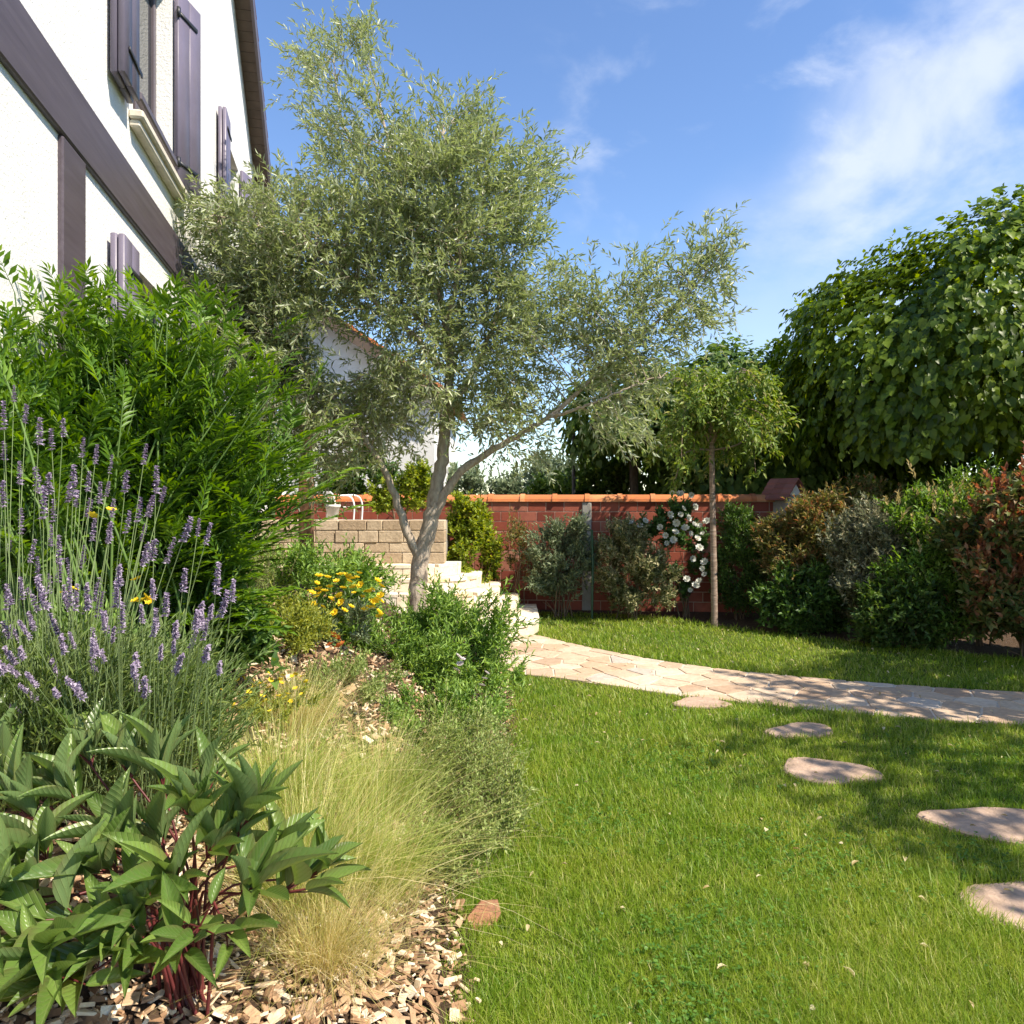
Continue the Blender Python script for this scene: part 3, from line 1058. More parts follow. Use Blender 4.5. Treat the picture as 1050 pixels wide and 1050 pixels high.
for k in range(3):
    mb.box((-.275 + k * .008, -.188, .40 - k * .05), (-.262 + k * .008, .188, .44 - k * .05), None, .003)
mb.build("backrest", M_WHITE_METAL, chair)
o = MB().box((-.075, -.06, 0), (.075, .06, 2.05), None, .008).build("wooden_post", M_WOOD)
o.location = (-2.32, 8.8, .6)
tag(o, "square brown wooden post standing between the big shrub and the terrace wall", "post")
o = MB().tube([(0, 0, 0), (0, 0, 2.7)], .028, 8).build("thin_pole", M_IRON)
o.location = (.98, 12.4, 0)
tag(o, "thin dark pole standing behind the brick wall against the sky", "pole")
o = MB().tube([(0, 0, 0), (.01, 0, .7), (0, .01, 1.15)], .016, 8).build("garden_stake", mat_plain("green_plastic", (.02, .07, .04), .4, .4))
o.location = (1.02, 9.95, 0)
tag(o, "dark green garden stake between the grey-green and the variegated wall shrubs", "stake")

# ------------------------------------------------------------------ olive tree
OL_Y = 6.8
def path3(pts):
    return np.array([at(*p) for p in pts])
ob = (-.84, OL_Y)
olive = thing("olive_tree", "grey-barked olive tree with airy silver-green crown at the head of the flowerbed", "tree", (0, 0, 0))
ol = np.random.default_rng(11)
limbs = []
def limb(pts, r0, r1, n=30):
    p = spline(path3(pts), n)
    p = p + ol.normal(0, .006, p.shape)
    rr = np.linspace(r0, r1, len(p)) * (1 + .06 * np.sin(np.linspace(0, 9, len(p))) + ol.normal(0, .03, len(p)))
    limbs.append((p, rr))
    return p, rr
tk = MB()
p, rr = limb([(424, 690, 6.8), (425, 655, 6.8), (428, 610, 6.8), (431, 575, 6.8), (441, 535, 6.8), (449, 495, 6.82), (455, 455, 6.85), (457, 415, 6.9), (462, 370, 6.9), (452, 310, 6.9), (432, 240, 6.9), (405, 170, 6.85), (385, 90, 6.8)], .088, .008, 90)
rr[:34] = np.linspace(.088, .066, 34)
rr[34:] = np.linspace(.060, .008, len(rr) - 34)
tk.tube(p, rr, 12)
tk.build("trunk", M_OLIVE_BARK, olive, True)
L_ = [([(432, 577, 6.8), (417, 545, 6.74), (402, 500, 6.7), (384, 465, 6.66), (366, 440, 6.6), (335, 400, 6.5), (296, 352, 6.4), (255, 300, 6.3)], .040, .008),
      ([(440, 545, 6.8), (452, 515, 6.78), (468, 488, 6.75), (498, 466, 6.72), (530, 447, 6.7), (562, 428, 6.65), (604, 392, 6.6), (655, 345, 6.6), (700, 308, 6.6), (738, 262, 6.55)], .042, .006),
      ([(456, 430, 6.86), (490, 372, 6.95), (512, 310, 7.05), (515, 245, 7.1), (505, 190, 7.1)], .028, .005),
      ([(460, 385, 6.9), (415, 335, 6.6), (355, 285, 6.4), (290, 240, 6.2), (225, 222, 6.0)], .028, .005),
      ([(455, 345, 6.9), (470, 280, 6.5), (468, 210, 6.4), (455, 140, 6.5)], .024, .004),
      ([(438, 255, 6.9), (385, 190, 7.1), (350, 120, 7.2), (342, 52, 7.2)], .02, .004),
      ([(384, 465, 6.66), (360, 430, 7.0), (330, 395, 7.2), (300, 400, 7.3)], .02, .004),
      ([(562, 428, 6.65), (590, 420, 6.4), (640, 400, 6.3), (690, 380, 6.3)], .018, .004),
      ([(454, 350, 6.9), (400, 300, 7.4), (330, 250, 7.6), (280, 190, 7.6)], .022, .004)]
for pts, r0, r1 in L_:
    p, rr = limb(pts, r0, r1, 36)
    MB().tube(p, rr, 8).build("limb", M_OLIVE_BARK, olive, True)
allp = np.concatenate([p for p, _ in limbs])
allp = allp[allp[:, 2] > 1.9]
EL = [(385, 275, 6.75, 135, 125, .95, 120), (450, 325, 6.8, 110, 110, .9, 70), (290, 245, 6.4, 110, 80, .7, 46), (390, 125, 6.8, 50, 60, .6, 18), (460, 145, 6.6, 68, 65, .6, 32),
      (510, 230, 6.9, 55, 75, .6, 28), (650, 330, 6.6, 68, 58, .45, 26), (700, 280, 6.6, 46, 48, .3, 15), (325, 420, 6.8, 95, 75, .8, 66), (525, 400, 6.7, 65, 52, .5, 20),
      (230, 245, 6.1, 60, 50, .4, 24), (275, 340, 6.5, 75, 70, .7, 48), (340, 58, 7.1, 26, 28, .2, 6), (385, 36, 6.8, 22, 24, .2, 4), (640, 400, 6.4, 42, 35, .35, 8), (735, 262, 6.55, 16, 35, .2, 6), (545, 335, 6.8, 55, 60, .6, 22), (400, 400, 7.3, 60, 50, .4, 20), (468, 185, 6.2, 45, 80, .2, 20), (400, 200, 6.2, 80, 60, .2, 14), (605, 300, 6.7, 45, 55, .4, 9), (555, 190, 6.8, 38, 60, .5, 16), (240, 300, 6.3, 60, 70, .5, 20)]
C = []
for px, py, Y, rx, ry, ryy, n in EL:
    d = sph(n, ol) * ol.uniform(0, 1, (n, 1)) ** (1 / 2.4)
    for q in d:
        C.append(at(px - 14 + q[0] * rx, py + 12 + q[1] * ry, Y + q[2] * ryy))
C = np.array(C)
C = C[C[:, 0] > house_x(C[:, 1]) + .16]
cpx, cpy = 525 + 800 * C[:, 0] / C[:, 1], 515 - 800 * (C[:, 2] - 1.5) / C[:, 1]
C = C[((cpx - 355) / 46) ** 2 + ((cpy - 356) / 32) ** 2 > 1]      # the thin place in the crown that lets the white gable show
tw, fo = MB(), MB()
SP, SD, SLn = [], [], []
cen = at(420, 330, 6.8)
for c in C:
    dd = np.linalg.norm(allp - c, axis=1) + .35 * np.maximum(0, allp[:, 2] - c[2] + .1)
    b = allp[np.argmin(dd)]
    L = np.linalg.norm(c - b)
    if L > .05:
        mid = (b + c) / 2 + np.array([0, 0, .10 * L]) + ol.normal(0, .05 * L, 3)
        tw.tube(spline([b, mid, c], 6), np.linspace(min(.012, .004 + .006 * L), .0025, 6), 5, False)
    out = norm(c - cen) * .7 + norm(c - b) * .6 + np.array([0, 0, .25])
    k = int(ol.uniform(11, 20))
    SP.append(c + ol.normal(0, .11, (k, 3)))
    SD.append(out + ol.normal(0, .75, (k, 3)))
SP, SD = np.concatenate(SP), np.concatenate(SD)
keep = SP[:, 0] > house_x(SP[:, 1]) + .1
SP, SD = SP[keep], SD[keep]
shoots(fo, SP, SD, ol.uniform(.12, .27, len(SP)), 10, .082, .0225, T_simple(.08), 48, .9, .4, .05, False, ol, tw, .0014)
M_OLIVE = mat_leaf("olive_leaf", [(0, (.085, .120, .038)), (.5, (.185, .230, .085)), (1, (.33, .375, .185))], .36, (.36, .44, .11), .36, .5, (.44, .48, .33), 1.5)
fo.build("crown", M_OLIVE, olive)
tw.build("twigs", M_OLIVE_BARK, olive)

# ------------------------------------------------------------------ broad-leaved trees with hanging shingled leaves
def dome_tree(name, label, base, h_trunk, r_trunk, cz, rad, nshoot, leafL, seed, M_F, lean=0, low=-.35, group=None, inner=.35, fork=6):
    """umbrella crown of hanging shoots: base = foot of the trunk, cz = height of the dome's centre, rad = half sizes"""
    rg = np.random.default_rng(seed)
    t = thing(name, label, "tree", (*base, 0), 0, group)
    tb = MB()
    tb.tube(spline([(0, 0, 0), (.02, .01, h_trunk * .5), (lean * .5, 0, h_trunk), (lean, .02, h_trunk + .3)], 12), np.linspace(r_trunk, r_trunk * .75, 12), 10)
    tb.build("trunk", M_BARK, t, True)
    br = MB()
    for k in range(fork):
        a = k / fork * 2 * np.pi + rg.uniform(-.3, .3)
        e = np.array([math.cos(a) * rad[0] * .7 + lean, math.sin(a) * rad[1] * .7, cz + rad[2] * rg.uniform(.15, .6)])
        br.tube(spline([(lean, 0, h_trunk + .1), (lean + (e[0] - lean) * .35, e[1] * .35, (h_trunk + e[2]) / 2 + .25), e], 12), np.linspace(r_trunk * .45, .012, 12), 6)
    br.build("branches", M_BARK, t, True)
    d = sph(int(nshoot * 1.5), rg)
    d = d[d[:, 2] > low][:nshoot]
    n = len(d)
    rr = np.where(rg.uniform(0, 1, n) < .78, rg.uniform(.88, 1.03, n), rg.uniform(inner, .88, n))
    az = np.arctan2(d[:, 1], d[:, 0])
    lump = 1 + .06 * np.sin(az * 5 + seed) + .05 * np.sin(az * 9 + d[:, 2] * 7 + seed * 2) + .05 * np.sin(d[:, 2] * 9 + az * 3)
    P = d * rr[:, None] * lump[:, None] * np.array(rad) + np.array([lean, 0, cz])
    outw = norm(np.column_stack([d[:, 0] / rad[0], d[:, 1] / rad[1], d[:, 2] / rad[2]]))
    tang = norm(np.array([0, 0, -1.0]) + outw * outw[:, 2:3])
    tang = np.where(d[:, 2:3] > .93, norm(outw * np.array([1, 1, .1])), tang)
    D = norm(tang * .85 + outw * .42 + rg.normal(0, .22, (n, 3)))
    fo = MB()
    # leaves hang along each shoot like shingles, upper side outwards and up
    lp, la, ln, ll = [], [], [], []
    ns = 6
    Lsh = rg.uniform(.28, .5, n) * (leafL / .13)
    for k in range(ns):
        tk_ = (k + rg.uniform(0, .7, n)) / ns
        pos = P + D * (tk_ * Lsh)[:, None]
        pos[:, 2] -= .25 * (tk_ * Lsh) ** 2
        sd = norm(np.cross(D, outw)) * rg.uniform(-.8, .8, (n, 1))
        ax = D * .55 + sd + np.array([0, 0, -.62]) + outw * .28 + rg.normal(0, .16, (n, 3))
        nn = outw * .75 + np.array([0, 0, .55]) + rg.normal(0, .28, (n, 3))
        lp.append(pos); la.append(ax); ln.append(nn); ll.append(leafL * rg.uniform(.45, 1.25, n))
    lp, la, ln, ll = map(np.concatenate, (lp, la, ln, ll))
    leaves(fo, lp, la, ln, ll, ll * .86, T_heart(.10, .22))
    # young shoots standing out of the top
    top = P[(d[:, 2] > .45) & (rr > .9)]
    if len(top):
        top = top[rg.permutation(len(top))[:int(len(top) * .14)]]
        shoots(fo, top, outw[:len(top)] * .3 + np.array([0, 0, 1.0]) + rg.normal(0, .35, (len(top), 3)), rg.uniform(.12, .30, len(top)), 5, leafL * .7, leafL * .58, T_heart(), 60, 0, .5, .2, False, rg)
    fo.build("crown", M_F, t)
    return t
M_LIND = mat_leaf("linden_leaf", [(0, (.052, .092, .008)), (.5, (.110, .180, .013)), (1, (.205, .285, .022))], .44, None, .42, .35, None, 1.2, None, .25)
M_LIND_FAR = mat_leaf("far_linden_leaf", [(0, (0.045, 0.090, 0.018)), (.5, (0.090, 0.158, 0.030)), (1, (0.173, 0.247, 0.053))], .36, None, .5, .3, None, 1.0, None, .3)
big = dome_tree("umbrella_tree", "big dark green dome-shaped tree with overlapping hanging leaves above the hedge", (7.55, 10.75), 1.9, .16, 2.62, (3.75, 2.45, 2.80), 12500, .102, 31, M_LIND, 0, -.12)
dome_tree("umbrella_tree", "dome-shaped tree shading the stepping stones from beyond the picture's edge", (7.6, 2.6), 2.8, .15, 3.5, (2.9, 3.3, 2.6), 2900, .105, 35, M_LIND, 0, -.12)
dome_tree("umbrella_tree", "smaller dome-shaped tree dappling the path from beyond the picture's edge", (6.9, 5.35), 1.7, .10, 2.45, (2.25, 1.35, 1.1), 1700, .11, 33, M_LIND, 0, -.3)
dome_tree("garden_tree", "loose bright green tree with a dark bare trunk rising behind the brick wall", (1.92, 12.3), 1.9, .085, 2.75, (1.05, .9, .85), 900, .10, 41, M_LIND_FAR, 0, -.45)
dome_tree("leafy_tree", "broad leafy green tree behind the wall near the tiled pillar", (3.75, 12.9), 1.4, .10, 2.35, (1.75, 1.3, 1.6), 2600, .11, 42, M_LIND_FAR, 0, -.7)
dome_tree("dark_tree", "dark green tree beyond the wall below the big dome-shaped crown", (5.4, 13.6), 1.2, .10, 2.0, (1.9, 1.3, 1.6), 2300, .11, 43, M_LIND, 0, -.7)

# ------------------------------------------------------------------ generic shrub
def shrub(name, label, cat, base, ells, nshoot, M_F, tmpl, L, Wd, nleaf=8, slen=(.10, .2), ang=50, up=.5, droop=.4, seed=1, stems=6, clump=None, M_S=None, parts=None, dirup=.6, shell=.55, distich=False, z0=0.0, group=None, srad=.0015, tip_mat=None, dens=1.7):
    """ells: (dx, dy, z, rx, ry, rz, weight) relative to base; returns the thing and the shoot points"""
    rg = np.random.default_rng(seed)
    t = thing(name, label, cat, (base[0], base[1], z0), 0, group)
    tot = sum(e[6] for e in ells)
    nshoot = int(nshoot * dens)
    L, Wd = L * 1.12, Wd * 1.22
    P, D = [], []
    for dx, dy, z, rx, ry, rz, w in ells:
        n = int(nshoot * w / tot)
        nc = clump or max(5, n // 18)
        cd = sph(nc, rg)
        cr = rg.uniform(shell, 1.0, (nc, 1))
        cc = cd * cr * np.array([rx, ry, rz])
        k = rg.integers(0, nc, n)
        s = min(rx, ry, rz)
        p = cc[k] + rg.normal(0, .17 * s, (n, 3))
        o = norm(p / np.array([rx, ry, rz]))
        p[:, 2] = np.maximum(p[:, 2] + z, .05)
        P.append(p + np.array([dx, dy, 0]))
        D.append(o * (1 - dirup) + np.array([0, 0, dirup]) + rg.normal(0, .35, (n, 3)))
    P, D = np.concatenate(P), np.concatenate(D)
    fo, sm = MB(), MB()
    P = P - norm(D) * np.mean(slen) * .6
    P[:, 2] = np.maximum(P[:, 2], .02)
    sl = rg.uniform(*slen, len(P))
    if tip_mat is not None:
        tipn = rg.uniform(0, 1, len(P)) < tip_mat[1]
        tipn &= P[:, 2] > np.quantile(P[:, 2], tip_mat[2])
        D[tipn] = norm(D[tipn]) * .5 + np.array([0, 0, .8])
        tf = MB()
        shoots(tf, P[tipn] + norm(D[tipn]) * (sl[tipn] * .5)[:, None], D[tipn], sl[tipn] * .8, nleaf, L * .95, Wd * .9, tmpl, ang * .7, droop, up, .1, distich, rg)
        P, D, sl = P[~tipn], D[~tipn], sl[~tipn]
    shoots(fo, P, D, sl, nleaf, L, Wd, tmpl, ang, droop, up, .08, distich, rg, sm, srad)
    fo.build("foliage", M_F, t)
    if tip_mat is not None:
        tf.build("young_leaves", tip_mat[0], t)
    for k in range(stems):
        q = P[rg.integers(0, len(P))] * np.array([.8, .8, .75])
        b = np.array([rg.normal(0, .06), rg.normal(0, .05), -.02])
        sm.tube(spline([b, b * .5 + q * .5 + np.array([0, 0, .12 * abs(q[2])]), q], 8), np.linspace(.011, .003, 8), 5, False)
    sm.build("stems", M_S or M_TWIG, t)
    return t, P, rg

G = lambda *c: c
M_YG = mat_leaf("yellow_green_leaf", [(0, (.10, .16, .015)), (.5, (.20, .27, .025)), (1, (.36, .40, .05))], .35)
M_GREY = mat_leaf("grey_green_leaf", [(0, (0.090, 0.128, 0.068)), (.5, (0.158, 0.210, 0.112)), (1, (0.270, 0.315, 0.180))], .25)
M_VARI = mat_leaf("variegated_leaf", [(0, (0.080, 0.109, 0.041)), (.45, (0.189, 0.210, 0.087)), (.75, (0.348, 0.334, 0.174)), (1, (0.551, 0.493, 0.290))], .25)
M_ROSE = mat_leaf("rose_leaf", [(0, (0.035, 0.088, 0.022)), (1, (0.096, 0.184, 0.048))], .3)
M_DGREEN = mat_leaf("dark_green_leaf", [(0, (0.031, 0.071, 0.017)), (.5, (0.060, 0.128, 0.024)), (1, (0.128, 0.221, 0.043))], .28)
M_NAND = mat_leaf("olive_tan_leaf", [(0, (0.078, 0.101, 0.025)), (.5, (0.171, 0.178, 0.046)), (.8, (0.295, 0.217, 0.078)), (1, (0.372, 0.171, 0.078))], .3)
M_PITTO = mat_leaf("grey_cream_leaf", [(0, (0.085, 0.112, 0.062)), (.5, (0.186, 0.202, 0.116)), (1, (0.419, 0.388, 0.248))], .25)
M_PHOT = mat_leaf("photinia_leaf", [(0, (0.056, 0.096, 0.026)), (.5, (0.120, 0.152, 0.038)), (.8, (0.224, 0.176, 0.064)), (1, (0.304, 0.136, 0.072))], .28)
M_PHOT_RED = mat_leaf("young_photinia_leaf", [(0, (.17, .065, .035)), (.6, (.30, .13, .06)), (1, (.44, .24, .12))], .35)
M_BROAD0 = mat_leaf("laurel_leaf", [(0, (.035, .075, .016)), (.5, (.065, .125, .024)), (1, (.13, .19, .04))], .28)
M_YG2 = mat_leaf("golden_green_leaf", [(0, (.09, .12, .022)), (.5, (.17, .20, .035)), (1, (.28, .27, .07))], .32)
M_CREAM = mat_leaf("cream_young_leaf", [(0, (.30, .26, .10)), (1, (.52, .44, .22))], .3)
M_FRESH = mat_leaf("fresh_green_leaf", [(0, (0.062, 0.132, 0.022)), (.5, (0.124, 0.232, 0.034)), (1, (0.217, 0.341, 0.062))], .33)

shrub("yellow_shrub", "bright yellow-green leafy shrub between the steps and the brick wall", "shrub", (-.50, 10.35), [(0, 0, .72, .40, .35, .70, 3), (-.1, .05, 1.30, .26, .25, .32, 1)], 620, M_YG, T_ovate(), .062, .036, 8, (.12, .24), 55, .45, .5, 101, 7)
shrub("terrace_shrub", "yellow-green shrub growing on the raised terrace behind the olive trunk", "shrub", (-1.50, 10.55), [(0, 0, .36, .40, .22, .28, 2), (.22, 0, .55, .2, .2, .2, 1)], 330, M_YG, T_ovate(), .06, .034, 8, (.1, .2), 55, .45, .5, 102, 4, z0=TZ - .02)
shrub("grey_shrub", "rounded grey-green shrub with bare lower stems against the brick wall", "shrub", (.62, 10.15), [(0, 0, .78, .48, .36, .45, 3), (.05, 0, 1.08, .30, .25, .25, 1), (-.1, 0, .55, .35, .3, .25, 1)], 640, M_GREY, T_lance(), .065, .022, 9, (.12, .24), 45, .4, .5, 103, 12)
shrub("thin_shrub", "thin reddish bare-twigged bush between the yellow-green and grey-green shrubs", "shrub", (.05, 10.3), [(0, 0, .85, .22, .2, .45, 1)], 110, M_NAND, T_lance(), .05, .02, 6, (.12, .24), 45, .4, .5, 104, 9)
shrub("variegated_shrub", "cream-flecked variegated shrub standing left of the white rose on the wall", "shrub", (1.52, 10.0), [(0, 0, .62, .42, .36, .52, 3), (-.1, 0, 1.0, .28, .25, .26, 1), (.35, .05, .50, .28, .28, .36, 1)], 780, M_VARI, T_lance(), .060, .026, 9, (.1, .2), 50, .45, .4, 105, 8)
rose, RP, rg_ = shrub("climbing_rose", "climbing rose with round white blooms trained up the brick wall", "rose", (2.25, 10.15), [(0, 0, .75, .30, .14, .55, 2), (-.05, .05, 1.25, .34, .14, .34, 2), (-.42, .02, 1.18, .22, .1, .12, 1)], 330, M_ROSE, T_ovate(), .062, .042, 6, (.12, .24), 60, .4, .6, 106, 7)
def rosette(rad, layers=3, n=7, cup=.9):
    """a double bloom: rings of cupped petals"""
    m = MB()
    rg = np.random.default_rng(int(rad * 1e5) + n)
    for k in range(layers):
        q = rad * (1 - k * .28)
        nn = max(4, n - k)
        a = np.arange(nn) / nn * 2 * np.pi + k * .5 + rg.uniform(-.1, .1, nn)
        el = .25 + k * .45 * cup
        A = np.column_stack([np.cos(a) * math.cos(el), np.sin(a) * math.cos(el), np.full(nn, math.sin(el))])
        N = np.column_stack([-np.cos(a) * math.sin(el), -np.sin(a) * math.sin(el), np.full(nn, math.cos(el))])
        leaves(m, np.tile([[0, 0, -.1 * rad]], (nn, 1)), A, N, q, q * 1.0, T_ovate(.18, -.2))
    return m
M_WPETAL = mat_leaf("white_petal", [(0, (.66, .66, .58)), (1, (.82, .82, .78))], .3, (.8, .8, .72), .6, .2)
bloom0 = rosette(.062, 3, 8).build("bloom", M_WPETAL, rose)
RBL = [(-.74, 1.24), (-.62, 1.20), (-.56, 1.26), (-.70, 1.14), (-.36, 1.18), (-.30, 1.08), (-.22, 1.62), (-.12, 1.60), (.02, 1.59), (-.10, 1.34), (-.02, 1.30), (-.16, 1.24), (.06, 1.22), (-.05, 1.17), (.14, 1.20), (.18, 1.10), (.02, 1.10), (-.18, 1.12), (-.28, .98), (-.20, 1.02), (.10, 1.04), (.22, 1.26), (.12, .92), (.05, .78), (.16, .66), (.20, .74), (-.02, .52), (.08, .44), (.02, .38), (.12, .50), (.20, .58), (-.08, 1.42), (.08, 1.44), (-.24, 1.34)]
for k, (dx, z) in enumerate(RBL):
    o = bloom0 if k == 0 else bloom0.copy()
    if k: COL.objects.link(o); o.parent = rose
    o.location = (dx, -.20 - rg_.uniform(0, .08), z)
    o.rotation_euler = (R(70 + rg_.uniform(-30, 25)), rg_.uniform(-.4, .4), rg_.uniform(-.7, .7))
    o.scale = (rg_.uniform(.6, 1.05),) * 3
shrub("conifer_bush", "narrow dark green upright bush behind the slim standard tree trunk", "shrub", (2.92, 9.95), [(0, 0, .72, .34, .30, .66, 3), (-.05, 0, 1.20, .22, .2, .28, 1)], 620, M_DGREEN, T_lance(), .06, .020, 9, (.1, .22), 45, .4, .3, 107, 6)
shrub("nandina_bush", "olive and tan tinged bush at the end of the brick wall below the tiled pillar", "shrub", (3.58, 9.35), [(0, 0, .75, .58, .42, .78, 3), (.20, 0, 1.22, .52, .34, .40, 1.6), (-.28, .1, 1.0, .30, .3, .42, .8)], 1200, M_NAND, T_lance(), .075, .024, 9, (.14, .28), 50, .45, .6, 108, 8)
shrub("low_green_shrub", "low dark green shrub spilling onto the lawn below the tan bush", "shrub", (3.40, 8.95), [(0, 0, .36, .62, .34, .38, 1)], 620, M_DGREEN, T_ovate(), .07, .034, 8, (.12, .22), 50, .5, .5, 109, 5)
shrub("pittosporum", "silvery cream-edged shrub in the middle of the right-hand hedge", "shrub", (3.98, 8.65), [(0, 0, .74, .48, .42, .70, 3), (.05, 0, 1.18, .38, .32, .36, 1)], 1000, M_PITTO, T_lance(), .064, .024, 9, (.1, .2), 50, .45, .4, 110, 8)
shrub("bronze_shrub", "bronze-tipped bush topping the hedge behind the silvery shrub", "shrub", (4.35, 9.45), [(0, 0, 1.2, .5, .4, .55, 2), (0, 0, .6, .5, .4, .5, 1)], 620, M_NAND, T_lance(), .07, .026, 8, (.12, .24), 50, .45, .5, 111, 5)
shrub("bright_bush", "fresh green bush between the silvery shrub and the red-tipped photinia", "shrub", (4.42, 8.05), [(0, 0, .58, .50, .42, .58, 2), (.1, .2, 1.22, .52, .38, .44, 1.8)], 1050, M_FRESH, T_lance(), .075, .026, 9, (.12, .26), 48, .45, .4, 112, 9, tip_mat=(M_CREAM, .10, .5))
shrub("tall_green_shrub", "tall feathery pale green shrub behind the hedge under the big tree", "shrub", (5.05, 8.75), [(0, 0, 1.35, .62, .4, .52, 1), (0, 0, .8, .6, .4, .5, .7)], 620, M_FRESH, T_lance(), .09, .022, 9, (.16, .34), 40, .35, .3, 113, 6)
shrub("photinia", "tall photinia with coppery red young leaves at the right end of the hedge", "shrub", (5.02, 7.55), [(0, 0, .75, .66, .48, .70, 3), (.12, 0, 1.42, .60, .42, .44, 2), (-.25, -.1, .55, .45, .38, .42, 1), (-.4, .1, 1.15, .35, .35, .35, .8)], 1050, M_PHOT, T_ovate(), .095, .040, 8, (.14, .28), 48, .45, .4, 114, 10, tip_mat=(M_PHOT_RED, .22, .25))
shrub("dark_laurel", "dark glossy shrub at the hedge foot between the silvery and the fresh green bushes", "shrub", (4.05, 8.02), [(0, 0, .36, .50, .32, .38, 1)], 560, M_BROAD0, T_ovate(), .075, .034, 8, (.12, .22), 50, .5, .5, 150, 6)
shrub("golden_shrub", "yellow-green bush showing in the hedge top between the bronze bush and the photinia", "shrub", (4.85, 8.15), [(0, 0, 1.15, .42, .36, .48, 1)], 520, M_YG2, T_lance(), .07, .024, 8, (.12, .24), 50, .45, .4, 151, 5)
shrub("red_photinia", "second photinia beyond the picture's right edge with red tips", "shrub", (6.2, 7.0), [(0, 0, .85, .7, .5, .8, 1)], 600, M_PHOT, T_ovate(), .095, .040, 8, (.14, .28), 48, .45, .4, 115, 8, tip_mat=(M_PHOT_RED, .22, .25))

# far hedge and trees beyond the wall
shrub("far_hedge", "pale green far hedge seen over the wall under the olive's right limb", "hedge", (.3, 16.5), [(-1.2, 0, 1.55, 1.4, .7, .75, 2), (.7, 0, 1.6, 1.2, .7, .95, 2), (-2.6, .3, 1.7, 1.2, .7, .9, 1)], 1500, M_GREY, T_ovate(), .12, .06, 7, (.2, .4), 50, .45, .4, 120, 4)
shrub("round_bush", "round mid-green bush rising just behind the wall left of the dark trunk", "shrub", (1.35, 13.2), [(0, 0, 1.5, .75, .6, .85, 2), (-.6, .2, 1.35, .5, .4, .6, 1)], 900, M_LIND_FAR, T_ovate(), .10, .06, 7, (.16, .3), 50, .45, .5, 121, 4)
shrub("laurel_bush", "glossy dark laurel-like bush behind the terrace under the olive crown", "shrub", (-2.2, 12.1), [(0, 0, 1.6, 1.1, .5, .75, 2), (.8, 0, 1.4, .6, .4, .55, 1)], 700, M_DGREEN, T_ovate(), .10, .05, 7, (.16, .3), 50, .45, .5, 122, 4)

shrub("far_bush", "dark green bush closing the gap under the big dome-shaped tree behind the hedge", "shrub", (7.3, 13.2), [(-1.2, 0, 1.3, 1.1, .6, 1.0, 1), (.6, 0, 1.3, 1.2, .6, 1.1, 1)], 1100, M_DGREEN, T_ovate(), .11, .06, 7, (.16, .3), 50, .45, .5, 123, 4)

# ------------------------------------------------------------------ slim weeping standard tree
wt = thing("weeping_standard_tree", "slim young weeping tree grafted on a straight bare stem in the back lawn", "tree", (2.42, 9.40, 0))
rw = np.random.default_rng(51)
mb = MB()
pp = spline([(.02, 0, -.02), (.012, 0, .7), (0, .01, 1.4), (-.012, 0, 2.18)], 40)
mb.tube(pp, np.linspace(.040, .031, 40) * (1 + .10 * (np.arange(40) % 7 == 0)), 10)
mb.build("trunk", M_PALE_BARK, wt, True)
hd = np.array([-.012, 0, 2.18])
br, fo = MB(), MB()
SPp, SDd = [], []
for k in range(38):
    a = rw.uniform(0, 2 * np.pi)
    rch = rw.uniform(.30, .86)
    hgt = rw.uniform(.15, .98) * (1.1 - .25 * rch)
    hang = rw.uniform(.1, .5) if k > 2 else .7
    e1 = hd + np.array([math.cos(a) * rch * .55, math.sin(a) * rch * .5, hgt])
    e2 = hd + np.array([math.cos(a) * rch * .95, math.sin(a) * rch * .85, hgt - .12])
    e3 = hd + np.array([math.cos(a) * rch * 1.08, math.sin(a) * rch, hgt - hang])
    c = spline([hd, hd + np.array([math.cos(a) * .14, math.sin(a) * .14, .12 + hgt * .3]), e1, e2, e3], 28)
    br.tube(c, np.linspace(.013, .003, 28), 5, False)
    for q in c[8:]:
        for _ in range(3):
            SPp.append(q + rw.normal(0, .035, 3))
            SDd.append(np.array([math.cos(a) * .55, math.sin(a) * .55, -.35]) + rw.normal(0, .5, 3))
for sgn, ee in ((-1, -.02), (1, .28)):       # the two bare low arms
    c = spline([hd + np.array([0, -.01, -.05]), hd + np.array([sgn * .2, -.05, -.05 if sgn < 0 else -.02]), hd + np.array([sgn * .36, -.08, -.12 if sgn < 0 else .06]), hd + np.array([sgn * .46, -.1, -.40 if sgn < 0 else ee])], 22)
    br.tube(c, np.linspace(.014, .006, 22), 6, False)
    for q in c[11:]:
        SPp += [q] * 3; SDd += [np.array([0, 0, -1]) + rw.normal(0, .4, 3) for _ in range(3)]
shoots(fo, np.array(SPp), np.array(SDd), rw.uniform(.10, .22, len(SPp)), 5, .095, .036, T_lance(.12, .2), 45, 1.2, .4, .1, False, rw)
M_WEEP = mat_leaf("weeping_leaf", [(0, (.075, .130, .020)), (.5, (.150, .230, .036)), (.85, (.24, .31, .06)), (1, (.36, .34, .12))], .38)
fo.build("crown", M_WEEP, wt)
br.build("branches", M_PALE_BARK, wt, True)

# ------------------------------------------------------------------ big pinnate shrub by the house
bs = thing("pinnate_shrub", "large lush green shrub with ladder-like leaves growing against the house", "shrub", (0, 0, 0))
rb = np.random.default_rng(61)
fo, sm = MB(), MB()
TG = []
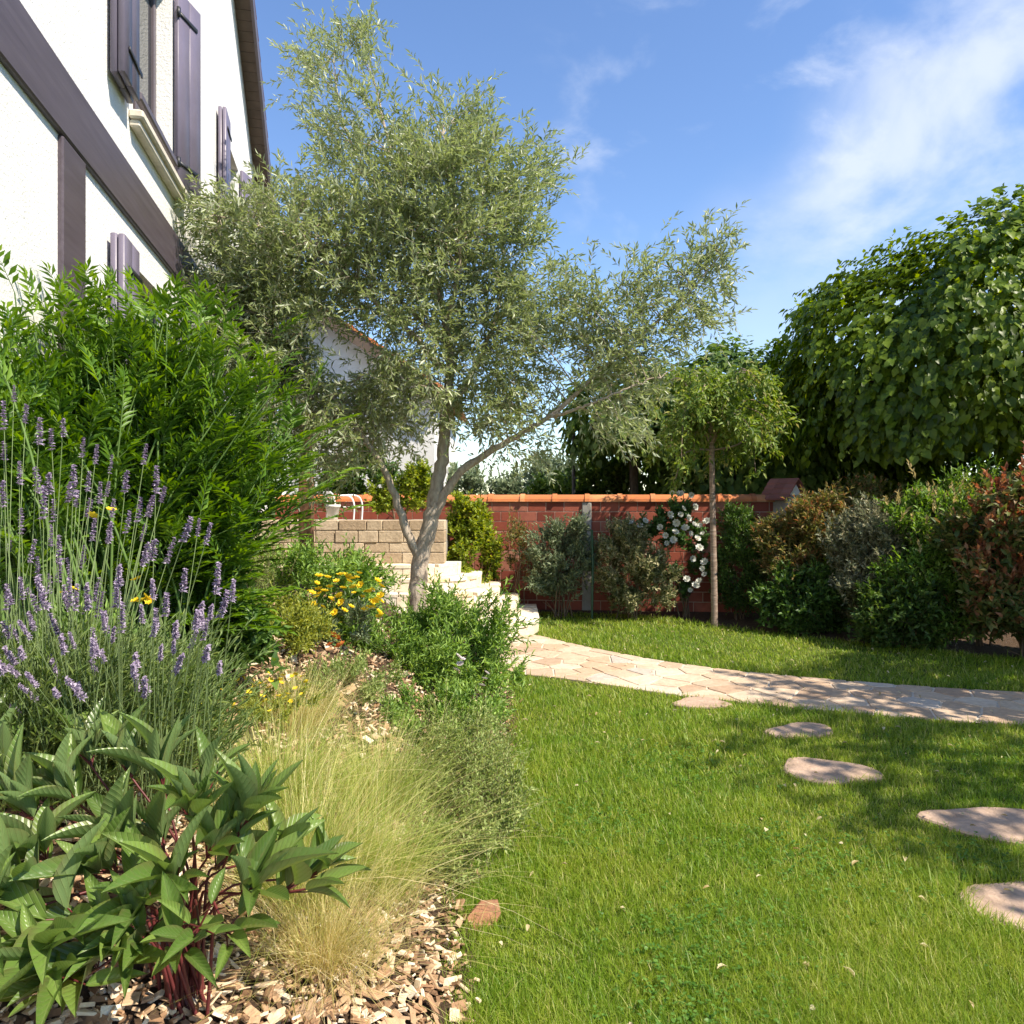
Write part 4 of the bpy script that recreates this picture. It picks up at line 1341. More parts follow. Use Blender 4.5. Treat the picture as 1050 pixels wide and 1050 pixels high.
# crown targets measured on the photo: (px, py, Y)
for px, py, Y, rx, ry, ryy, n in [(60, 405, 3.3, 110, 75, .35, 56), (180, 400, 3.45, 90, 85, .35, 56), (125, 345, 3.5, 110, 38, .3, 36), (250, 470, 3.7, 60, 100, .35, 44), (180, 530, 3.5, 100, 90, .35, 46), (230, 610, 3.6, 60, 60, .3, 26), (40, 480, 3.3, 80, 90, .3, 30), (300, 470, 3.9, 36, 60, .2, 12), (100, 560, 3.4, 110, 60, .3, 24)]:
    n = int(n * 1.35)
    d = sph(n, rb) * rb.uniform(0, 1, (n, 1)) ** .4
    for q in d:
        qx = px + q[0] * rx
        TG.append(at(qx, py + q[1] * ry, min(Y + q[2] * ryy, 1080 / (365 - min(qx, 300)) * .93)))
for px, py, Y in [(15, 262, 3.4), (45, 268, 3.5), (75, 258, 3.6), (105, 285, 3.6), (130, 280, 3.5), (160, 292, 3.6), (185, 300, 3.6), (215, 300, 3.7), (235, 330, 3.7), (275, 315, 3.9), (283, 345, 3.9), (325, 425, 4.0), (335, 455, 4.0), (320, 470, 3.9), (-20, 280, 3.3), (-40, 330, 3.2), (345, 490, 4.0), (150, 300, 3.5), (60, 300, 3.4)]:
    TG.append(at(px, py + 38, min(Y, 1080 / (365 - min(px, 300)) * .93)))
TG = np.array(TG)
TG = TG[TG[:, 0] > house_x(TG[:, 1]) + .06]
RPp, RDd, RLn = [], [], []
for c in TG:
    b = np.array([-1.72 + rb.normal(0, .14), min(3.5, c[1] + .3) + rb.normal(0, .15), .55])
    b[0] = max(b[0], house_x(b[1]) + .15)
    mid = b * .45 + c * .55 + np.array([(c[0] - b[0]) * -.12, 0, .12])
    cu = spline([b, mid, c], 14)
    sm.tube(cu, np.linspace(.008, .0025, len(cu)), 5, False)
    tdir = norm(cu[-1] - cu[-4])
    for t in np.linspace(.55, 1, 6):
        q = cu[min(len(cu) - 1, int(t * (len(cu) - 1)))]
        a = rb.uniform(0, 2 * np.pi)
        side = np.array([math.cos(a), math.sin(a), 0])
        RPp.append(q); RDd.append(tdir * rb.uniform(.5, 1.2) + side * rb.uniform(.35, 1.0) + np.array([0, 0, .35]))
        RLn.append(rb.uniform(.15, .27))
RPp, RDd, RLn = np.array(RPp), np.array(RDd), np.array(RLn)
end = RPp + norm(RDd) * RLn[:, None]
ok = end[:, 0] > house_x(end[:, 1]) + .03
shoots(fo, RPp[ok], RDd[ok], RLn[ok], 14, .088, .021, T_lance(.10, .06), 58, .9, .15, .16, True, rb, sm, .0016, True, .3, .14)
M_PINN = mat_leaf("pinnate_leaf", [(0, (.042, .100, .012)), (.5, (.095, .195, .020)), (1, (.175, .290, .034))], .38, None, .42, .4, None, 2.0)
fo.build("foliage", M_PINN, bs)
sm.build("stems", M_GREEN_STEM, bs)

# ------------------------------------------------------------------ lavender
M_LAVL = mat_leaf("lavender_leaf", [(0, (0.086, 0.144, 0.034)), (.5, (0.161, 0.236, 0.063)), (1, (0.265, 0.333, 0.115))], .28)
M_LAVF = mat_leaf("lavender_flower", [(0, (.20, .155, .24)), (.5, (.33, .27, .37)), (1, (.52, .46, .54))], .2, (.35, .25, .5), .7, .15, None, 20)
rl = np.random.default_rng(71)
def spike_mesh(seed):
    rg = np.random.default_rng(seed)
    m = MB()
    whorls = [0, .011, .022, .032, .042, .052, .061, .069, .076] if seed % 2 else [-.028, -.014, .0, .012, .023, .034, .044, .054, .063]
    for k, z in enumerate(whorls):
        n = 11
        a = rg.uniform(0, 6.28, n)
        el = rg.uniform(.1, .9, n)
        A = np.column_stack([np.cos(a) * np.cos(el), np.sin(a) * np.cos(el), np.sin(el)])
        r = .0155 * (1 - .45 * k / len(whorls))
        leaves(m, np.tile([[0, 0, z]], (n, 1)) + rg.normal(0, .0012, (n, 3)), A, np.tile([[0, 0, 1.0]], (n, 1)) + rg.normal(0, .4, (n, 3)), r * rg.uniform(.7, 1.2, n), .0075, T_lance(.3, .2))
    return m
spikes = None
def lavender(base, label, targets, nfo, seed, spread):
    global spikes
    rg = np.random.default_rng(seed)
    t = thing("lavender", label, "lavender", base, 0, "lavender bushes by the house")
    B = np.array(base)
    st, fo = MB(), MB()
    if spikes is None:
        spikes = [spike_mesh(k).build("flower_spike", M_LAVF, t) for k in range(4)]
        first = list(spikes)
    else:
        first = []
    for k, c in enumerate(targets):
        c = np.asarray(c) - B
        b = np.array([c[0] * .62, c[1] * .5, .06]) + rg.normal(0, .035, 3) * np.array([1, 1, 0])
        cu = spline([b, b * .5 + c * .5 + np.array([0, 0, .06]), c], 9)
        st.tube(cu, np.linspace(.0017, .0011, len(cu)), 4, False)
        d = Vector(cu[-1] - cu[-2]).normalized()
        o = first.pop() if first else random.choice(spikes).copy()
        if o.name not in COL.objects: COL.objects.link(o)
        o.parent = t
        o.location = c
        o.rotation_euler = d.to_track_quat('Z', 'X').to_euler()
        s = rg.uniform(.58, .95)
        o.scale = (s, s, s * rg.uniform(.8, 1.15))
        # a few leaves low on each flower stem
    n = nfo * 2
    a = rg.uniform(0, 2 * np.pi, n)
    rr = spread * np.sqrt(rg.uniform(0, 1, n))
    P = np.column_stack([np.cos(a) * rr * .7, np.sin(a) * rr * .6, rg.uniform(.02, .38, n)])
    D = np.column_stack([np.cos(a) * rr * 1.5, np.sin(a) * rr * 1.3, np.full(n, .75)]) + rg.normal(0, .22, (n, 3))
    shoots(fo, P, D, rg.uniform(.14, .30, n), 12, .052, .0062, T_simple(.1), 32, .1, .3, .05, False, rg, st, .0012)
    fo.build("foliage", M_LAVL, t)
    st.build("stems", M_LAV_STEM, t)
    return t
SPK = [(14, 412), (4, 432), (26, 434), (40, 448), (53, 455), (64, 448), (4, 472), (20, 490), (85, 463), (98, 470), (113, 480), (38, 498), (50, 507), (75, 500), (90, 498), (128, 505), (152, 530), (160, 498), (165, 515), (148, 470), (70, 515), (115, 525), (95, 548), (10, 565), (32, 570), (52, 560), (60, 570), (78, 520), (102, 510), (2, 520), (130, 540), (112, 555), (145, 555), (173, 570), (190, 548), (202, 550), (212, 552), (145, 580), (22, 540)]
SPK2 = [(120, 615), (125, 640), (170, 625), (180, 655), (178, 670), (188, 600), (222, 600), (228, 625), (215, 635), (238, 610), (200, 640), (160, 640), (195, 665), (210, 650), (60, 650), (75, 660), (95, 668), (10, 655), (28, 650), (5, 690), (18, 730), (60, 715), (80, 710), (98, 690), (35, 700), (140, 685), (150, 710), (110, 650), (180, 690), (12, 620), (45, 615), (90, 625)]
lavender((-1.46, 2.35, float(gz(-1.46, 2.35))), "tall upright lavender bush in front of the lush pinnate shrub", [at(px, py, 2.35 + rl.uniform(-.3, .3)) for px, py in SPK + [(rl.uniform(-60, 0), rl.uniform(430, 640)) for _ in range(8)] + [(rl.uniform(0, 160), rl.uniform(500, 640)) for _ in range(22)]], 420, 72, .42)
lavender((-1.28, 2.55, float(gz(-1.28, 2.55))), "lower spreading lavender bush just above the peony, leaning towards the feather grass", [at(px, py, 2.02 + rl.uniform(-.12, .25)) for px, py in SPK2 + [(rl.uniform(0, 235), rl.uniform(600, 715)) for _ in range(22)] + [(rl.uniform(0, 150), rl.uniform(620, 720)) for _ in range(12)]], 420, 73, .42)

# ------------------------------------------------------------------ peony
pe = thing("peony", "leafy red-stemmed peony with glossy pointed leaves at the front of the bed", "peony", (0, 0, 0))
rp_ = np.random.default_rng(81)
fo, sm = MB(), MB()
pb = np.array([-.80, 1.92, float(gz(-.80, 1.92))])
CL = [(195, 840, 1.84, 10, .85), (250, 845, 1.88, 10, .88), (130, 790, 2.0, 9, .82), (165, 800, 2.0, 9, .85), (70, 815, 1.95, 9, .88), (20, 835, 1.9, 9, .88), (110, 895, 1.82, 9, .92), (180, 905, 1.74, 7, .8), (255, 915, 1.84, 9, .92), (300, 915, 1.97, 9, .85), (70, 945, 1.72, 9, 1.0), (20, 920, 1.75, 8, .98), (205, 955, 1.66, 5, .6), (120, 975, 1.68, 7, .9), (-10, 990, 1.66, 7, .98), (165, 865, 1.95, 8, .85), (225, 890, 2.02, 7, .85), (0, 795, 2.05, 8, .9), (90, 1000, 1.70, 7, .85), (210, 815, 2.02, 8, .8), (275, 880, 1.98, 8, .85), (40, 880, 1.85, 8, .9), (145, 935, 1.72, 7, .85), (90, 780, 2.1, 8, .85), (150, 960, 1.70, 7, .8), (185, 975, 1.64, 5, .65), (60, 1010, 1.60, 7, .85), (130, 860, 1.9, 8, .85), (215, 875, 1.86, 7, .8), (-15, 945, 1.66, 7, .9), (235, 960, 1.75, 6, .75), (40, 985, 1.62, 8, .95), (320, 900, 2.05, 7, .75)]
LP, LA, LN, LL = [], [], [], []
for px, py, Y, n, sz in CL:
    n = int(n * 1.3)
    c = at(px, py, Y)
    c[2] = max(c[2], float(gz(c[0], c[1])) + .05)
    b = pb + rp_.normal(0, .03, 3) * np.array([1, 1, 0])
    root = b + np.array([0, 0, .15 + .1 * rp_.uniform()])
    cu = spline([b, root + (c - root) * .3 + np.array([0, 0, .05]), c], 12)
    sm.tube(cu, np.linspace(.0048, .0026, len(cu)), 6, False)
    tdir = norm(cu[-1] - cu[-3])
    a0 = rp_.uniform(0, 6.28)
    out = norm(np.array([c[0] - pb[0], c[1] - pb[1], 0.001]))
    for k in range(n):
        a = a0 + k * 2.39996
        side = np.array([math.cos(a), math.sin(a), 0])
        el = rp_.uniform(.45, 1.9) if py < 860 else (rp_.uniform(.25, 1.3) if py < 940 else rp_.uniform(.0, .9))
        ax = norm(side * (1 - .3 * el) + out * .35 + np.array([0, 0, el * .95]) + tdir * .35)
        pet = rp_.uniform(.02, .07)
        q = c + norm(ax + tdir) * pet - tdir * rp_.uniform(0, .06)
        sm.tube([c - tdir * .02, q], [.0025, .0018], 5, False)
        LP.append(q); LA.append(ax); LN.append(np.array([0, 0, 1.0]) + tdir * .3 - side * .25 + rp_.normal(0, .22, 3)); LL.append(.205 * sz * rp_.uniform(.55, 1.15))
LL = np.array(LL)
LP, LA, LN = np.array(LP), np.array(LA), np.array(LN)
LL = LL * .90
wl_ = LL * rp_.uniform(.25, .36, len(LL))
grp = rp_.integers(0, 4, len(LL))
for k, (fd, dr) in enumerate(((.30, .10), (.42, .22), (.22, -.04), (.36, .34))):
    q = grp == k
    leaves(fo, LP[q], LA[q], LN[q], LL[q], wl_[q], T_long(10, fd, dr), True)
def mat_peony():
    m = Mat("peony_leaf")
    c = m.ramp(m.island(), [(0, (.060, .120, .022)), (.6, (.11, .195, .036)), (1, (.18, .275, .055))])
    g = m.n('ShaderNodeNewGeometry')
    c = m.mix(g.outputs['Backfacing'], c, (.15, .23, .085))
    n = m.noise(9, 4)
    c = m.mix(m.ramp(n, [(.62, (0, 0, 0)), (.8, (.5, .5, .5))]), c, (.11, .055, .03))
    m.base(c, .45, .4)
    at_ = m.n('ShaderNodeAttribute', attribute_name='blade')
    sp = m.n('ShaderNodeSeparateXYZ')
    m.l(at_.outputs['Vector'], sp.inputs[0])
    def mm(op, a, b=0.0):
        x = m.n('ShaderNodeMath', operation=op)
        for i, v in enumerate((a, b)):
            if isinstance(v, (int, float)): x.inputs[i].default_value = v
            else: m.l(v, x.inputs[i])
        return x.outputs[0]
    av = mm('ABSOLUTE', sp.outputs[1])
    ph = mm('SUBTRACT', mm('MULTIPLY', sp.outputs[0], 9.0), mm('MULTIPLY', av, 7.0))
    fr = mm('ABSOLUTE', mm('SUBTRACT', mm('FRACT', ph), .5))
    vein = m.ramp(fr, [(.0, (1, 1, 1)), (.10, (.25, .25, .25)), (.5, (0, 0, 0))])
    mid = m.ramp(av, [(.0, (1, 1, 1)), (.05, (0, 0, 0))])
    ve = m.mix(1.0, vein, mid, 'LIGHTEN')
    c2 = m.mix(mm('MULTIPLY', ve, .45), c, (.22, .27, .10))
    edge = m.ramp(mm('ADD', av, mm('MULTIPLY', m.noise(14, 3), .2)), [(.40, (0, 0, 0)), (.62, (.55, .55, .55))])
    c2 = m.mix(edge, c2, (.13, .085, .045))
    m.base(c2, .36, .45)
    inv = mm('SUBTRACT', mm('MULTIPLY', m.noise(50, 3), .5), ve)
    m.bump(inv, .45, .004)
    tr = m.n('ShaderNodeBsdfTranslucent')
    tr.inputs[0].default_value = (.22, .34, .04, 1)
    ms = m.n('ShaderNodeMixShader')
    ms.inputs[0].default_value = .30
    m.l(m.b.outputs[0], ms.inputs[1]); m.l(tr.outputs[0], ms.inputs[2]); m.l(ms.outputs[0], m.out.inputs[0])
    return m.m
fo.build("foliage", mat_peony(), pe, True)
sm.build("stems", M_RED_STEM, pe, True)

# ------------------------------------------------------------------ feather grass
M_STIPA = mat_leaf("feather_grass", [(0, (.17, .26, .040)), (.4, (.29, .385, .070)), (.75, (.46, .50, .14)), (1, (.70, .64, .32))], .35, None, .5, .3, None, 6)
M_STIPA_PALE = mat_leaf("feather_grass_pale", [(0, (.34, .34, .10)), (.5, (.56, .50, .20)), (1, (.76, .67, .40))], .35, None, .5, .3, None, 6)
def feather_grass(base, label, n, h, spread, seed, M_F, lean=(0, 0)):
    rg = np.random.default_rng(seed)
    z = float(gz(base[0], base[1]))
    t = thing("feather_grass", label, "ornamental grass", (base[0], base[1], z), 0, "feather grass tufts in the bed")
    def tuft(n, h, wd, sp, bendk):
        m = MB()
        a = rg.uniform(0, 2 * np.pi, n)
        r0 = np.abs(rg.normal(0, .10, n))
        P = np.column_stack([np.cos(a) * r0, np.sin(a) * r0, np.zeros(n)])
        k = rg.uniform(0, 1, n) ** .7 * sp
        D = norm(np.column_stack([np.cos(a) * k * .6 + lean[0] * .4, np.sin(a) * k * .6 + lean[1] * .4, np.ones(n)]) + rg.normal(0, .20, (n, 3)))
        bend = np.column_stack([np.cos(a) * k + lean[0], np.sin(a) * k + lean[1], np.zeros(n)]) * bendk + rg.normal(0, .30, (n, 3)) * np.array([1, 1, 0])
        blades(m, P, D, h * rg.uniform(.35, 1.1, n), np.full(n, wd), bend, 6, rg)
        return m
    tuft(n, h, .0017, spread * .85, .55).build("blades", M_F, t)
    tuft(n // 6, h * 1.08, .0028, spread * .85, .6).build("seed_heads", M_STIPA_PALE, t)
feather_grass((-.70, 2.60), "fullest feather grass tuft beside the peony", 1900, .56, 1.05, 91, M_STIPA, (.16, -.10))
feather_grass((-.50, 2.85), "green-gold feather grass tuft behind the fullest one, next to the wispy plant", 1300, .48, 1.0, 96, M_STIPA, (.10, -.05))
feather_grass((-.56, 2.30), "pale bleached feather grass tuft trailing onto the bark chips", 1000, .44, 1.15, 92, M_STIPA_PALE, (.10, -.20))
feather_grass((-.92, 3.05), "feather grass tuft between the lavender and the fullest tuft", 1600, .50, 1.1, 93, M_STIPA, (.1, 0))
feather_grass((-.62, 3.45), "feather grass tuft farthest up the bed edge behind the green-gold one", 1500, .48, 1.0, 94, M_STIPA, (.1, 0))
feather_grass((-1.05, 3.75), "short feather grass tuft near the yellow stonecrop", 1300, .36, 1.1, 95, M_STIPA_PALE, (.1, 0))

# ------------------------------------------------------------------ smaller bed plants
def bedz(x, y): return float(gz(x, y))
def star_flower(rad, n=5, wk=.7):
    m = MB()
    a = np.arange(n) / n * 2 * np.pi
    A = np.column_stack([np.cos(a), np.sin(a), np.full(n, .35)])
    N = np.column_stack([-np.cos(a) * .3, -np.sin(a) * .3, np.ones(n)])
    leaves(m, np.zeros((n, 3)), A, N, rad, rad * wk, T_ovate(.1, -.05))
    return m
M_YPETAL = mat_leaf("yellow_petal", [(0, (.78, .55, .012)), (1, (.86, .70, .06))], .3, (.85, .65, .03), .6, .2)
M_OPETAL = mat_leaf("orange_petal", [(0, (.70, .16, .04)), (1, (.80, .28, .08))], .3, (.8, .3, .05), .6, .2)
M_PPETAL = mat_leaf("pale_petal", [(0, (.62, .55, .55)), (1, (.76, .72, .72))], .3, (.7, .65, .65), .6, .2)
def flowers(t, proto, pts, size, rg, name):
    o0 = proto.build(name, proto_mat[0], t)
    for k, p in enumerate(pts):
        o = o0 if k == 0 else o0.copy()
        if k: COL.objects.link(o); o.parent = t
        o.location = p
        o.rotation_euler = (rg.uniform(-.9, .9), rg.uniform(-.6, .6), rg.uniform(0, 6))
        s = size * rg.uniform(.75, 1.25)
        o.scale = (s, s, s)
M_GAURA = mat_leaf("willowy_leaf", [(0, (0.096, 0.184, 0.035)), (.5, (0.184, 0.306, 0.056)), (1, (0.315, 0.455, 0.105))], .32)
# yellow-flowering plant
x, y = -1.36, 5.65
yt, YP, rg_ = shrub("yellow_flower_plant", "yellow-flowering leafy perennial growing left of the olive trunk", "flower plant", (x, y), [(0, 0, .30, .46, .35, .30, 1)], 420, M_GAURA, T_lance(), .055, .016, 8, (.10, .2), 50, .4, .3, 131, 5, M_S=M_GREEN_STEM, z0=bedz(x, y))
proto_mat = [M_YPETAL]
YF = [(325, 598), (333, 606), (345, 596), (352, 603), (358, 596), (363, 608), (370, 600), (372, 612), (380, 606), (384, 617), (340, 615), (350, 618), (360, 622), (343, 628), (330, 622), (378, 622), (336, 592), (355, 590), (366, 592), (325, 612), (318, 606), (390, 610), (348, 610), (362, 602), (338, 602), (353, 626)]
off = np.array([x, y, bedz(x, y)])
flowers(yt, rosette(.029, 2, 6), [at(px, py, 5.12 + rg_.uniform(-.15, .15)) - off for px, py in YF + [(rg_.uniform(312, 398), rg_.uniform(586, 632)) for _ in range(26)]], 1.0, rg_, "bloom")
# willowy white-flowering plant in front of the steps
x, y = -.52, 5.75
gt, GP, rg_ = shrub("white_flower_plant", "bushy willow-leaved plant with two small white flower heads beside the path", "flower plant", (x, y), [(-.35, 0, .30, .50, .40, .26, 2), (-.85, -.15, .26, .42, .36, .24, 1.5), (.05, -.1, .34, .50, .40, .34, 3), (.30, -.15, .20, .36, .36, .22, 1.2), (-.2, -.2, .16, .7, .42, .16, 1)], 760, M_GAURA, T_lance(), .060, .013, 14, (.16, .34), 48, .35, .2, 132, 8, M_S=M_GREEN_STEM, z0=bedz(x, y), dirup=.7)
off = np.array([x, y, bedz(x, y)])
proto_mat = [M_PPETAL]
flowers(gt, rosette(.034, 3, 7), [at(470, 673, 5.0) - off, at(472, 681, 5.0) - off, at(468, 687, 5.0) - off, at(474, 676, 5.0) - off, at(497, 696, 5.0) - off, at(494, 703, 5.0) - off, at(499, 690, 5.0) - off], .7, rg_, "bloom")
arch = MB()
ax0 = MB()
for e in ((548, 640), (541, 655), (530, 668), (515, 610), (500, 612)):
    b = np.array([.1, -.1, .15]); c = at(e[0], e[1], 5.55) - off
    cu = spline([b, b * .5 + c * .5 + np.array([0, 0, .10]), c], 14)
    arch.tube(cu, np.linspace(.004, .002, len(cu)), 5, False)
    tg = norm(np.gradient(cu, axis=0))
    pk = np.repeat(cu[5:], 3, 0); tk2 = np.repeat(tg[5:], 3, 0)
    leaves(ax0, pk + rg_.normal(0, .01, pk.shape), tk2 + rg_.normal(0, .6, pk.shape), np.tile([[0, 0, 1.0]], (len(pk), 1)) + rg_.normal(0, .3, pk.shape), .062, .012, T_lance())
arch.build("arching_stems", M_GREEN_STEM, gt)
ax0.build("arching_leaves", M_GAURA, gt)
# orange poppy
x, y = -1.20, 5.15
pt, PP, rg_ = shrub("orange_poppy", "small plant with soft orange flowers below the yellow blooms", "flower plant", (x, y), [(0, 0, .14, .24, .2, .14, 1)], 90, M_GREY, T_lance(), .06, .014, 7, (.08, .16), 50, .4, .4, 133, 2, M_S=M_GREEN_STEM, z0=bedz(x, y))
proto_mat = [M_OPETAL]
off = np.array([x, y, bedz(x, y)])
flowers(pt, rosette(.038, 2, 6), [at(343, 653, 5.0) - off, at(349, 662, 5.0) - off, at(338, 661, 5.0) - off], 1.0, rg_, "bloom")
# wispy grey-green plant at the lawn edge
M_WISP = mat_leaf("wispy_leaf", [(0, (.14, .20, .05)), (.5, (.24, .31, .085)), (1, (.38, .44, .16))], .33)
x, y = -.20, 3.55
shrub("wispy_plant", "wispy grey-green fine-leaved plant spilling over the lawn edge", "plant", (x, y), [(-.02, 0, .17, .30, .45, .19, 2), (-.10, .35, .24, .28, .36, .22, 1), (.02, -.40, .10, .20, .28, .12, .6)], 620, M_WISP, T_lance(), .027, .0085, 16, (.12, .26), 48, .3, .2, 134, 14, M_S=M_TWIG, z0=bedz(x, y), dirup=.55, srad=.0012)
M_GOLDL = mat_leaf("golden_leaf", [(0, (.18, .22, .03)), (1, (.36, .38, .07))], .33)
x, y = -1.35, 4.75
shrub("golden_groundcover", "low golden-green ground cover beside the light bark chips", "plant", (x, y), [(0, 0, .14, .26, .35, .16, 1)], 300, M_GOLDL, T_lance(), .034, .012, 9, (.08, .18), 45, .4, .3, 135, 2, M_S=M_GREEN_STEM, z0=bedz(x, y))
x, y = -1.30, 3.55
ct, CP, rg_ = shrub("yellow_stonecrop", "mat of yellow-flowering stonecrop below the lavender", "plant", (x, y), [(0, 0, .05, .42, .40, .06, 1)], 420, M_GOLDL, T_lance(), .020, .007, 9, (.04, .1), 45, .4, .3, 136, 0, M_S=M_GREEN_STEM, z0=bedz(x, y))
proto_mat = [M_YPETAL]
flowers(ct, rosette(.016, 1, 5), [(rg_.uniform(-.36, .36), rg_.uniform(-.36, .3), rg_.uniform(.10, .15)) for _ in range(60)], 1.0, rg_, "bloom")
# small yellow daisies among the lavender
x, y = -1.22, 2.62
dt, DP, rg_ = shrub("yellow_daisy", "few yellow daisies poking through the lavender stems", "flower plant", (x, y), [(-.1, 0, .34, .3, .25, .3, 1)], 90, M_GAURA, T_lance(), .05, .014, 8, (.1, .2), 50, .4, .3, 137, 3, M_S=M_GREEN_STEM, z0=bedz(x, y))
off = np.array([x, y, bedz(x, y)])
flowers(dt, rosette(.017, 2, 8, .3), [at(px, py, 2.5) - off for px, py in ((114, 523), (95, 529), (140, 594), (150, 612), (146, 616), (76, 604), (66, 608), (138, 616), (154, 616))], 1.0, rg_, "bloom")
x, y = -.98, 4.35
shrub("feathery_groundcover", "low soft green plant between the feather grass and the orange flowers", "plant", (x, y), [(0, 0, .10, .40, .40, .12, 1)], 300, M_WISP, T_lance(), .026, .009, 10, (.06, .16), 45, .4, .3, 138, 0, M_S=M_GREEN_STEM, z0=bedz(x, y))
x, y = -.42, 4.55
shrub("low_herb", "low mixed-green herb clump between the wispy plant and the white-flowering bush", "plant", (x, y), [(0, 0, .14, .42, .42, .15, 1)], 380, M_GAURA, T_lance(), .036, .012, 10, (.08, .2), 48, .4, .3, 139, 2, M_S=M_GREEN_STEM, z0=bedz(x, y))
x, y = -1.95, 5.0
shrub("rosemary", "fine-leaved grey-green rosemary at the foot of the lush shrub", "shrub", (x, y), [(0, 0, .40, .42, .40, .42, 1)], 520, M_WISP, T_simple(), .030, .005, 16, (.14, .3), 45, .3, .1, 140, 5, z0=bedz(x, y), dirup=.75)
M_BROAD = mat_leaf("broad_leaf", [(0, (0.042, 0.091, 0.020)), (.5, (0.077, 0.154, 0.028)), (1, (0.140, 0.238, 0.049))], .3)
x, y = -1.5, 3.85
shrub("broadleaf_plant", "dark broad-leaved plant under the lush shrub beside the stonecrop", "plant", (x, y), [(0, 0, .26, .34, .32, .26, 1)], 300, M_BROAD, T_ovate(), .075, .036, 7, (.1, .2), 55, .5, .4, 141, 4, M_S=M_GREEN_STEM, z0=bedz(x, y))

# ------------------------------------------------------------------ bark chips
rc = np.random.default_rng(19)
n = 21000
cy = rc.uniform(1.25, 7.2, n) ** 1.0
cy = 1.25 + (7.2 - 1.25) * rc.uniform(0, 1, n) ** 1.55
u = rc.uniform(0, 1, n)
cx = bed_edge(cy) - .02 - u * (bed_edge(cy) - house_x(cy) - .1)
cx += rc.normal(0, .03, n) * (u < .05)
cz = gz(cx, cy) + rc.uniform(.008, .040, n)
L = .012 + .045 * rc.uniform(0, 1, n) ** 1.6 + np.where(rc.uniform(0, 1, n) < .06, .035, 0)
w = L * rc.uniform(.16, .70, n)
th = rc.uniform(.003, .009, n)
yaw, pit, rol = rc.uniform(0, 6.28, n), rc.normal(0, .38, n), rc.normal(0, .4, n)
A = np.column_stack([np.cos(yaw) * np.cos(pit), np.sin(yaw) * np.cos(pit), np.sin(pit)])
Nn = norm(np.column_stack([np.sin(yaw) * np.sin(rol), -np.cos(yaw) * np.sin(rol), np.cos(rol)]))
B = norm(np.cross(Nn, A)); Nn = np.cross(A, B)
base = np.array([(-.5, -.5), (.42, -.42), (.5, .5), (-.40, .36)])
V = []
for sgn in (-1, 1):
    for k, (a, b) in enumerate(base):
        j1, j2 = rc.uniform(.75, 1.2, n), rc.uniform(.75, 1.2, n)
        V.append(np.column_stack([cx, cy, cz]) + A * (a * L * j1)[:, None] + B * (b * w * j2)[:, None] + Nn * (sgn * th / 2)[:, None])
V = np.stack(V, 1)
tf = np.array([(3, 2, 1, 0), (4, 5, 6, 7), (0, 1, 5, 4), (1, 2, 6, 5), (2, 3, 7, 6), (3, 0, 4, 7)])
F = (tf[None] + (np.arange(n) * 8)[:, None, None]).reshape(-1, 4)
cm = MB().add(V.reshape(-1, 3), F)
cm.flat = True
tag(cm.build("bark_chips", M_CHIP), "light brown bark chips covering the soil of the flowerbed", "mulch", None, 'stuff')
stone = MB()
stone.prism([(-.05, -.045), (.012, -.07), (.052, -.028), (.046, .05), (.008, .085), (-.042, .048)], 0, .030, .012)
o = stone.build("edging_stone", mat_stone("rust_stone", [(0, (.26, .12, .065)), (1, (.32, .16, .09))], (.14, .08, .05), 1.2, .9, 18))
o.location = (-.105, 2.78, .01)
o.rotation_euler = (.5, .3, -.5)
tag(o, "single rusty brown stone on the bark where bed meets lawn", "stone")

# ------------------------------------------------------------------ lawn grass
rgz = np.random.default_rng(99)
def lawn_points(n, y0, y1, power):
    u = rgz.uniform(0, 1, n)
    k = 1 - power
    y = (y0 ** k + u * (y1 ** k - y0 ** k)) ** (1 / k)
    xl = np.maximum(-1.0, -.75 * y)
    xr = .75 * y + .5
    x = xl + rgz.uniform(0, 1, n) * (xr - xl)
    keep = x > bed_edge(y) + .02 * np.sin(y * 23) + .015 * np.sin(y * 57) - .01 + .025 * np.sin(y * 9.7) * np.sin(y * 31) + rgz.normal(0, .035, n)
    pth = in_poly(x, y, PATH)
    keep &= ~pth
    keep &= ~in_poly(x, y, BACKBED)
    keep &= ~((y > 8.35) & (x < .30))
    for p in STONE_POLYS:
        c = p.mean(0)
        keep &= ~in_poly(x, y, c + (p - c) * .92)
    return x[keep], y[keep]
def vnoise(x, y, s, seed):
    return (np.sin(x * s + seed) * np.cos(y * s * 1.3 + seed * 2) + np.sin((x + y) * s * .63 + seed * 3) + np.cos((x - 1.7 * y) * s * .45 + seed)) / 3
mb = MB()
x, y = lawn_points(430000, 1.75, 11.0, 1.75)
n = len(x)
h = (.047 + .016 * vnoise(x, y, 2.1, 1) + .014 * vnoise(x, y, 7, 4)) * rgz.uniform(.55, 1.35, n)
long_ = rgz.uniform(0, 1, n) < .02
h = np.where(long_, h * 1.8, h)
h *= 1 + .9 * np.exp(-np.maximum(0, x - bed_edge(y)) / .09) * rgz.uniform(0, 1, n)
wd = .0030 * (np.maximum(y, 2) / 2.4) ** .85 * rgz.uniform(.7, 1.4, n)
a = rgz.uniform(0, 2 * np.pi, n)
lean = rgz.uniform(.05, 1.1, n)
D = norm(np.column_stack([np.cos(a) * lean * .6, np.sin(a) * lean * .6, np.ones(n)]))
bend = np.column_stack([np.cos(a + rgz.normal(0, .5, n)) * lean, np.sin(a) * lean, np.zeros(n)]) * .75
blades(mb, np.column_stack([x, y, np.full(n, -.002)]), D, h, wd, bend, 3, rgz)
